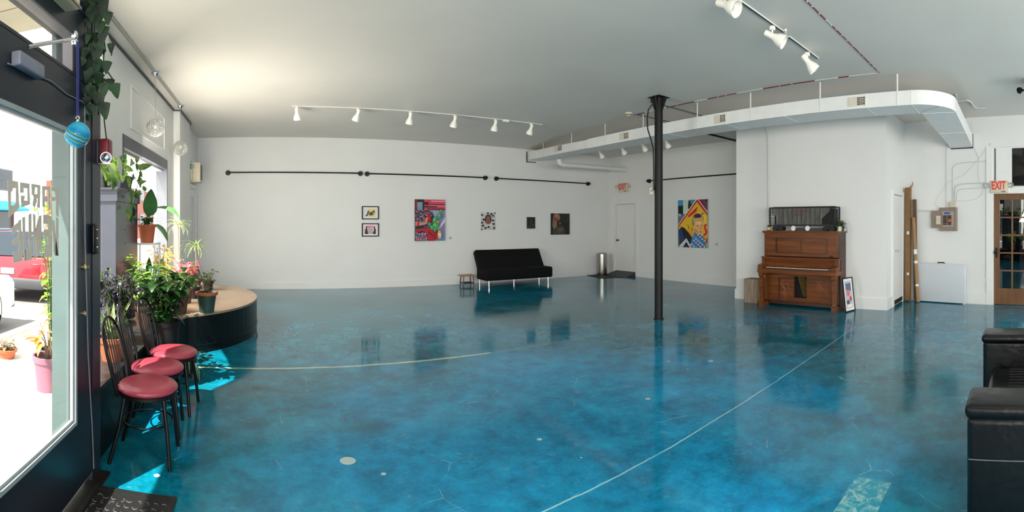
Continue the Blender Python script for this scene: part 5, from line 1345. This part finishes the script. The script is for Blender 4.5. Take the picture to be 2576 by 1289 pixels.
wpart('wall_gap', MB().tube([Vector((pe0.x, pe0.y, 2.88)) + dn, Vector((pe0.x, pe0.y, 3.14)) + dn], .012, 6).tube([Vector((pe0.x, pe0.y, 2.885)) + dn, Vector((pe1.x, pe1.y, 2.885)) + dn], .008, 6).tube([(6.47, 10.875, 3.10), (6.47, 10.875, 3.38)], .012, 6).tube([(6.47, 10.875, 3.115), (6.75, 10.875, 3.115)], .010, 6), BLACK, T)
for px in (1348, 1433, 1523, 1619, 1755, 1889, 2064, 2258):
    y = dx0 / tan((px - XN) / FP); xo = dx0 if y < 7.8 else 6.11 + (y - 7.8) * .0643 + max(0, y - 9.2) * .113; zb2 = dz0 if y < 7.8 else dz0 + (y - 7.8) * .04
    y = min(y, 10.6)
    wpart('hanger_strap', MB().box((xo - .010, y - .010, zb2), (xo - .006, y + .010, H)), DUCTW, T)
for px0, px1, lab in ((1387, 1406, 0), (1559, 1582, 0), (1798, 1826, 0), (2134, 2178, 0)):
    ya_, yb_ = dx0 / tan((px0 - XN) / FP), dx0 / tan((px1 - XN) / FP); xo = dx0 - .004 if ya_ < 7.8 else 6.11 + ((ya_ + yb_) / 2 - 7.8) * .0643 - .012
    zm = (dz0 + dz1) / 2 + (0 if ya_ < 7.8 else .06); hh = .062
    g = wpart('air_register', MB().box((xo - .008, yb_, zm - hh), (xo, ya_, zm + hh)), mat('register cream', (206, 200, 188), .5), T)
    ym = (ya_ + yb_) / 2
    wpart('register_grille', MB().box((xo - .010, yb_ + .01, zm - hh + .012), (xo - .008, ym - .008, zm + hh - .012)), SLOT, g)
    b = MB()
    for i in range(1, 5): b.box((xo - .013, yb_ + .01, zm - hh + .012 + i * .02 - .003), (xo - .010, ym - .008, zm - hh + .012 + i * .02 + .002))
    for j in range(1, 4): yy = yb_ + .01 + (ym - yb_ - .018) * j / 4; b.box((xo - .012, yy - .002, zm - hh + .012), (xo - .010, yy + .002, zm + hh - .012))
    wpart('register_fins', b, mat('register cream', (206, 200, 188)), g)
# round pipe below the duct
b = MB().tube([(6.72, 9.75, 3.08), (6.74, 9.76, 3.00), (6.80, 9.77, 2.955), (6.88, 9.785, 2.95), (9.328, 10.15, 3.03)], .058, 20)
T = thing('round_pipe', 'white round pipe with an elbow running from the duct to the far right wall', 'pipe', (8.0, 9.95, 2.9))
wpart('pipe', b, DUCTW, T, 50)
wpart('wall_collar', MB().lathe([(.058, -.02), (.075, -.02), (.075, 0), (.058, 0)], (9.328, 10.15, 3.03), (1, 0, 0), 24), DUCTW, T)
wpart('elbow_ring', MB().tube([(6.90, 9.787, 2.95), (6.915, 9.79, 2.951)], .064, 20), DUCTW, T)

# ================================================================== TRACK LIGHTS
def head(label, at_p, aim, parent_group, s=1.0, drop=.085):
    """at_p: point on the ceiling track; the bell hangs below, aim = open end direction"""
    T = thing('track_light', label, 'track light', at_p, 0, parent_group); aim = Vector(aim).normalized()
    part('track_adapter', MB().box((-.018 * s, -.018 * s, -.03 * s), (.018 * s, .018 * s, 0)), LAMPW, T)
    part('stem', MB().tube([(0, 0, -.02), (0, 0, -drop * s)], .007 * s, 8), LAMPW, T)
    c = Vector((0, 0, -drop * s)) - aim * .04 * s
    prof = [(0, -.035), (.024, -.032), (.028, -.02), (.028, .045), (.036, .065), (.055, .105), (.062, .14), (.062, .155), (.059, .155), (.058, .14), (.05, .105), (.03, .07), (0, .06)]
    part('bell_shade', MB().lathe([(r * s, h * s) for r, h in prof], c, aim, 28), LAMPW, T, 50)
    part('bulb', MB().ball(c + aim * .095 * s, .032 * s, 14), mat('unlit bulb', (190, 196, 176), .2), T, True)
    return T
YT = 8.0; tA = []
lab = ['leftmost track light of the long ceiling track facing the back wall', 'second track light from the left on the long ceiling track', 'third track light from the left on the long ceiling track', 'fourth track light from the left on the long ceiling track', 'fifth track light from the left on the long ceiling track', 'rightmost track light of the long ceiling track facing the back wall']
for k, (px, ax) in enumerate(((747, .12), (900, -.30), (1032, -.05), (1144, -.12), (1246, -.05), (1336, -.15))):
    x = YT * tan((px - XN) / FP)
    head(lab[k], (x, YT, H - .015), (ax, .42, -1), 'white track lights on the long track', 1.08)
T = thing('lighting_track', 'long white ceiling track facing the back wall', 'lighting track', (2.7, YT, H - .03))
wpart('rail', MB().box((.38, YT - .010, H - .014), (5.12, YT + .010, H)), CEIL, T)
xj = YT * tan((1272 - XN) / FP)
wpart('joint', MB().box((xj - .06, YT - .03, H - .04), (xj + .06, YT + .03, H - .002)), LAMPW, T)
# near track
T = thing('lighting_track', 'dark ceiling track near the camera at upper right', 'lighting track', (4.0, 2.38, H - .03))
wpart('rail', MB().box((2.4, 2.340, H - .012), (4.30, 2.364, H)).box((4.44, 2.350, H - .012), (5.18, 2.374, H)), CEIL, T)
wpart('rail_slot', MB().box((2.4, 2.343, H - .0145), (4.30, 2.360, H - .012)).box((4.44, 2.353, H - .0145), (5.16, 2.370, H - .012)), mat('track slot', (40, 62, 78), .5), T)
wpart('power_feed', MB().tube([(4.22, 2.28, H - .03), (4.30, 2.33, H - .035), (4.38, 2.37, H - .03), (4.46, 2.44, H - .02), (4.50, 2.50, H - .012)], .012, 8), LAMPW, T, True)
g = 'white track lights on the near ceiling track'
rt = lambda th: Vector((cos(th), -sin(th), 0)); tw = lambda th: Vector((-sin(th), -cos(th), 0))
head('near track light cut off by the top edge, its open shade facing the viewer', (3.28, 2.352, H - .03), rt(.96) * .75 + tw(.96) * .45 + Vector((0, 0, -.45)), g, 1.15)
head('near track light in the middle of the three, shade tilted right', (4.08, 2.352, H - .03), rt(1.05) * .95 + tw(1.05) * .12 + Vector((0, 0, -.55)), g, 1.15)
head('near track light at the end of the dark track, shade pointing down right', (4.89, 2.362, H - .03), rt(1.12) * .62 + tw(1.12) * -.12 + Vector((0, 0, -.75)), g, 1.15)
# far track beyond the duct
T = thing('lighting_track', 'ceiling track beyond the air duct near the far right wall', 'lighting track', (7.4, 8, H - .03))
wpart('rail', MB().box((7.385, 6.6, H - .028), (7.415, 9.3, H)), CEIL, T)
for px, l_ in ((1510, 'track light beyond the duct, farthest left'), (1566, 'track light beyond the duct, second from left'), (1618, 'track light beyond the duct just left of the black post'), (1676, 'track light beyond the duct just right of the black post')):
    y = 7.4 / tan((px - XN) / FP)
    head(l_, (7.4, y, H - .03), (.75, .1, -.75), 'track lights beyond the duct', 1.05, .22)
T = solo('lighting_track', 'short dark track on the ceiling, meeting the wall beside the white partition', 'lighting track', MB().box((8.2, 6.35, H - .03), (9.33, 6.385, H)), SLOT)
solo('lighting_track', 'dark thin track on the ceiling between the black post and the duct', 'lighting track', MB().box((5.50, 5.40, H - .012), (6.9, 5.42, H)), mat('dull track', (84, 90, 90), .5))
solo('lighting_track', 'dark thin track on the ceiling left of the black post behind its cord', 'lighting track', MB().box((5.98, 6.20, H - .012), (7.2, 6.22, H)), mat('dull track', (84, 90, 90), .5))
# red and white striped strip on the ceiling
T = thing('ceiling_cable', 'thin red and white taped cable running in an L across the ceiling', 'cable', (5.97, 2.5, H - .01))
rc, wc = MB(), MB(); rnd = random.Random(8); t_ = 2.6
while t_ < 5.97:
    d_ = rnd.uniform(.1, .25); e_ = min(5.97, t_ + d_); (rc if rnd.random() < .96 else wc).box((t_, 1.845, H - .006), (e_ - .015, 1.852, H)); wc.box((e_ - .015, 1.843, H - .010), (e_, 1.853, H)); t_ = e_
t_ = 1.85
while t_ < 6.3:
    d_ = rnd.uniform(.15, .4); e_ = min(6.3, t_ + d_); (rc if rnd.random() < .7 else wc).box((5.965, t_, H - .010), (5.975, e_ - .02, H)); wc.box((5.965, e_ - .02, H - .010), (5.975, e_, H)); t_ = e_
wpart('red_tape', rc, mat('red tape', (110, 14, 34), .5), T); wpart('white_tape', wc, mat('white tape', (190, 192, 188), .5), T)
# smoke detector
p = at(1582, 284, 'Z', H)
T = thing('smoke_detector', 'round white smoke detector on the ceiling left of the black post', 'smoke detector', (p.x, p.y, H - .06))
part('body', MB().lathe([(0, 0), (.035, 0), (.045, .01), (.045, .03), (.068, .035), (.070, .058), (0, .058)], n=28), BEIGE, T, 50)
part('sensor_slots', MB().lathe([(.046, .012), (.0465, .027)], n=28), mat('brown grille', (112, 98, 76)), T)
# ceiling conduit near the duct elbow, light at the right edge
solo('conduit', 'bent white conduit lying on the ceiling right of the duct elbow', 'conduit', MB().tube([at(x, y, 'Z', H - .015) for x, y in ((2405, 238), (2408, 255), (2432, 252), (2442, 256), (2450, 268), (2458, 272), (2480, 271))], .012, 7), CONDUIT, smooth=True)
p = at(2566, 240, 'R', 6.6)
T = thing('emergency_light', 'emergency lamp on the ceiling above the black leather loveseat', 'emergency light', (6.62, -.10, H - .26))
wpart('housing', MB().rbox((6.45, -.35, H - .22), (6.75, -.02, H - .002), .008), TRIM, T)
wpart('lamp_head', MB().lathe([(0, -.03), (.035, -.02), (.045, .02), (.03, .02), (0, .0)], (6.6, .05, H - .13), (-.6, .6, -.4), 20).tube([(6.6, -.03, H - .13), (6.6, .04, H - .13)], .012, 8), BLACK, T, 50)

# ================================================================== BLACK LEATHER LOVESEAT AT RIGHT
T = thing('loveseat', 'black leather loveseat with thick arms at the right edge, facing the back wall', 'sofa', (3.0, -.15, 0))
wpart('arm', MB().rbox((2.17, -.75, .05), (2.42, .26, .60), .035, 4), LEATHER, T, 50)
wpart('arm', MB().rbox((3.52, -.75, .05), (3.77, .30, .62), .035, 4), LEATHER, T, 50)
wpart('arm_pad', MB().rbox((2.165, -.75, .585), (2.44, .27, .655), .03, 4), LEATHER, T, 50)
wpart('arm_pad', MB().rbox((3.50, -.75, .60), (3.78, .31, .665), .03, 4), LEATHER, T, 50)
wpart('base', MB().rbox((2.42, -.72, .08), (3.52, .19, .28), .02, 3), LEATHER, T, 50)
for x0 in (2.43, 2.975): wpart('seat_cushion', MB().rbox((x0, -.50, .28), (x0 + .54, .235, .43), .04, 4), LEATHER, T, 50)
wpart('cushion_pleats', (lambda mb: [mb.tube([(2.45 + .06 * i, .1, .428), (2.45 + .06 * i, -.45, .432)], .006, 6) for i in range(18)] and mb)(MB()), LEATHER, T, True)
wpart('backrest', MB().rbox((2.42, -.85, .10), (3.52, -.50, .82), .06, 4), LEATHER, T, 50)
wpart('stitching', MB().tube([(2.168, -.74, .40), (2.167, .25, .41)], .003, 6), mat('seam grey', (70, 70, 76), .5), T)
for x in (2.22, 3.70):
    for y in (-.70, .2): wpart('foot', MB().lathe([(0, 0), (.02, 0), (.026, .055), (0, .055)], (x, y, 0), n=14), BLACK, T, 40)

# ================================================================== OUTSIDE
b = MB().prism([(-3.4, -14), (-1.08, -14), (-1.08, 2.66), (-1.25, 2.66), (-1.88, 4.5), (-1.88, 30), (-3.4, 30)], (0, 0, -.15), (0, 0, -.012))
tag(new_obj('sidewalk', b, mat('concrete sidewalk', (196, 190, 180), .85, var=.06, scale=3)), kind='structure')
b = MB().box((-40, -14, -.3), (-3.4, 40, -.14)); tag(new_obj('road', b, mat('asphalt', (118, 116, 114), .9, var=.08, scale=8)), kind='structure')
b = MB().box((-3.42, -14, -.2), (-3.25, 40, .0)); tag(new_obj('kerb', b, mat('kerb concrete', (176, 172, 164), .85)), kind='structure')
# grey-green outer pier beside the glass door
struct('trim_4', MB().box((-1.235, 2.545, 0), (-1.03, 2.565, 3.0)).box((-1.14, 2.54, 0), (-1.12, 2.548, 2.3)), mat('grey green outer paint', (76, 94, 94), .5))
# porch ceiling of boards, seen through the transom
b = MB()
for i in range(15): b.box((-1.50, -2.0 + i * .3, 2.62), (-1.09, -2.0 + i * .3 + .285, 2.66))
b.box((-1.54, -2.0, 2.60), (-1.50, 2.5, 3.6))
struct('trim_5', b, mat('cream porch boards', (176, 168, 150), .6))

def car(label, loc, rot, paint, L_=4.4, W_=1.78, hh=1.45, suv=False):
    T = thing('car', label, 'car', loc, rot)
    PA = mat(paint[0], paint[1], .25, coat=.6, var=0)
    hb = .95 if suv else .82
    side = [(-L_/2, .35), (-L_/2, .70), (-L_/2 + .1, hb - .04), (-L_/2 + 1.1, hb + .02), (L_/2 - .75, hb + .04), (L_/2 - .08, hb - .02), (L_/2, .72), (L_/2, .36), (L_/2 - .3, .24), (-L_/2 + .3, .24)]
    bmx = MB(); n_ = len(side)
    for yy, ins in ((-W_/2, .0), (W_/2, .0)): pass
    rows = [(-W_/2 + .0, .10), (-W_/2, .0), (W_/2, .0)]
    V = []
    for yy, k_ in ((-W_/2, .94), (-W_/2 + .10, 1.0), (W_/2 - .10, 1.0), (W_/2, .94)):
        V.append([Vector((x * (k_ * .5 + .5), yy, z if k_ == 1.0 else .24 + (z - .24) * .93)) for x, z in side])
    for r_ in V: bmx.v += r_
    for i in range(3):
        for j in range(n_): bmx.f.append([i*n_ + j, i*n_ + (j+1) % n_, (i+1)*n_ + (j+1) % n_, (i+1)*n_ + j]); bmx.mi.append(0)
    bmx.f.append(list(range(n_))[::-1]); bmx.mi.append(0); bmx.f.append([3*n_ + j for j in range(n_)]); bmx.mi.append(0)
    part('body', bmx, PA, T, 35)
    cab = [(-L_/2 + 1.0, hb), (-L_/2 + 1.75, hh), (L_/2 - (.35 if suv else 1.0), hh), (L_/2 - (.12 if suv else .35), hb)]
    gl = MB(); k = 0
    for yy, ins in ((-W_/2 + .08, 0), (W_/2 - .08, 0)): pass
    P = [Vector((x, s_ * (W_/2 - (.08 if z < hh else .26)), z)) for s_ in (-1, 1) for x, z in cab]
    gl.add(P, [(0, 1, 2, 3), (7, 6, 5, 4), (0, 4, 5, 1), (1, 5, 6, 2), (2, 6, 7, 3)])
    part('glasshouse', gl, mat('car glass', (40, 50, 60), .08, var=0), T)
    part('roof', MB().add([(cab[1][0] + .05, -W_/2 + .25, hh + .01), (cab[2][0] - .05, -W_/2 + .25, hh + .01), (cab[2][0] - .05, W_/2 - .25, hh + .01), (cab[1][0] + .05, W_/2 - .25, hh + .01), (cab[1][0], -W_/2 + .22, hh - .03), (cab[2][0], -W_/2 + .22, hh - .03), (cab[2][0], W_/2 - .22, hh - .03), (cab[1][0], W_/2 - .22, hh - .03)], [(0,1,2,3), (4,5,1,0), (5,6,2,1), (6,7,3,2), (7,4,0,3)]), PA, T)
    for sx in (-1, 1):
        for sy in (-1, 1):
            cw = (sx * (L_/2 - .80), sy * (W_/2 - .10), .315)
            wl = part('wheel', MB().lathe([(0, -.10), (.20, -.10), (.30, -.08), (.315, -.05), (.315, .05), (.30, .09), (.22, .10), (.21, .06), (0, .05)], cw, (0, sy, 0), 32), mat('tyre', (24, 24, 26), .8), T, 40)
            hb_ = MB().lathe([(0, .115), (.05, .11), (.055, .08), (0, .08)], cw, (0, sy, 0), 16)
            for q in range(5):
                a = 2 * pi * q / 5; d = Vector((cos(a), 0, sin(a))); c_ = Vector(cw) + Vector((0, sy * .095, 0))
                hb_.tube([c_ + d * .03, c_ + d * .20], [.03, .018], 6)
            hb_.lathe([(.19, .10), (.215, .105), (.215, .08), (.19, .08)], cw, (0, sy, 0), 32)
            part('rim', hb_, mat('alloy', (200, 200, 202), .3, .7), wl, 40)
            part('wheel_arch', MB().lathe([(.315, .0), (.37, .0), (.37, .10), (.35, .105)], (cw[0], cw[1], .33), (0, sy, 0), 32), mat('arch black', (20, 20, 22), .7), T)
    part('bumper', MB().rbox((L_/2 - .12, -W_/2 + .05, .28), (L_/2 + .06, W_/2 - .05, .50), .04, 2), mat('bumper grey', (70, 70, 74), .5), T, 40)
    for sy in (-1, 1): part('tail_lamp', MB().rbox((L_/2 - .08, sy * (W_/2 - .22) - .1, .60), (L_/2 + .01, sy * (W_/2 - .22) + .1, .80), .02, 2), mat('lamp red', (180, 30, 40), .2), T, 40)
    part('number_plate', MB().box((L_/2 + .0, -.16, .58), (L_/2 + .02, .16, .70)), mat('plate pale', (206, 226, 224), .5), T)
    return T
zc = -.14
car('white car parked at the kerb outside the glass door, its wheel showing', (-4.75, 4.45, zc), pi / 2, ('white car paint', (232, 230, 224)))
car('dark red car parked on the street beyond the white car', (-5.2, 10.8, zc), -pi / 2, ('dark red car paint', (142, 30, 46)), suv=True)
car('blue car farther along the street behind the red car', (-9.6, 14.6, zc), -pi / 2, ('blue car paint', (70, 92, 150)), suv=True)
# pot with croton on the sidewalk
p = at(122, 980, 'Z', -.01)
f, s = bush(61, 40, .17, .27, .62, .17, .055, 'lance', stems=7, bend=.5)
T = plant('potted_plant', 'yellow and red croton in a dusty purple pot outside the glass door', (p.x, p.y, -.012), 0, (.105, .135, .31, .016, .05), mat('dusty purple pot', (142, 92, 112), .5), f, leafmat('croton leaf', (216, 206, 80), (190, 96, 70), .4, .4, 9), s, STEMB)
f, s = bush(63, 150, .26, .26, 1.95, .10, .065, 'ovate', stems=10)
plant('potted_plant', 'tall leafy green plant in a black pot on the sidewalk behind the croton', (-2.06, 4.26, -.012), 0, (.09, .12, .26), mat('black pot', (22, 22, 24), .5), f, G2, s, STEMG)
p = at(18, 900, 'Z', -.01)
f, s = bush(64, 60, .12, .05, .22, .06, .04, 'ovate', stems=8)
plant('potted_plant', 'low dry brown plant on the sidewalk left of the croton', (p.x, p.y, -.012), 0, (.08, .10, .10), TERRA, f, leafmat('dry leaf', (150, 120, 80), (120, 130, 70), .3), s, STEMB)
# buildings across the street
def facade(name, label, x, y0, y1, h, m, aw=None):
    T = thing(name, label, 'building', (x, (y0 + y1) / 2, -.14))
    wpart('wall', MB().box((x - 6, y0, -.14), (x, y1, h)), m, T)
    wpart('cornice', MB().box((x, y0, h - .35), (x + .25, y1, h)), TRIM, T)
    n_ = max(2, int((y1 - y0) / 3))
    for k in range(n_):
        ya_ = y0 + (y1 - y0) * (k + .2) / n_; yb_ = y0 + (y1 - y0) * (k + .8) / n_
        fr = wpart('window', MB().box((x, ya_, .7), (x + .06, yb_, 2.6)), mat('facade frame', (90, 96, 104), .5), T)
        wpart('pane', MB().box((x + .06, ya_ + .1, .8), (x + .07, yb_ - .1, 2.5)), mat('car glass', (40, 50, 60)), fr)
        if h > 5:
            fr = wpart('window', MB().box((x, ya_ + .2, 4.0), (x + .06, yb_ - .2, 5.6)), mat('facade frame', (90, 96, 104)), T)
            wpart('pane', MB().box((x + .06, ya_ + .3, 4.1), (x + .07, yb_ - .3, 5.5)), mat('car glass', (40, 50, 60)), fr)
    if aw:
        wpart('awning', MB().prism([(x, 3.2), (x + 1.3, 2.6), (x + 1.3, 2.45), (x, 2.45)], (0, y1 - y0 - 1, 0), (0, y0 + .5, 0), (1, 0, 0), (0, 0, 1)), mat('blue awning cloth', (40, 170, 214), .7), T)
facade('building', 'white two-storey building across the street with a bright blue awning', -19, 22, 33, 6.6, mat('white render', (230, 226, 218), .8), True)
facade('building', 'pale building across the street left of the blue awning', -19, 5, 21.9, 6.0, mat('pale stone', (216, 208, 196), .8))
facade('building', 'red brick building across the street seen through the display window', -14, 40, 60, 5.5, mat('red brick', (150, 80, 66), .9, var=.2, scale=10))
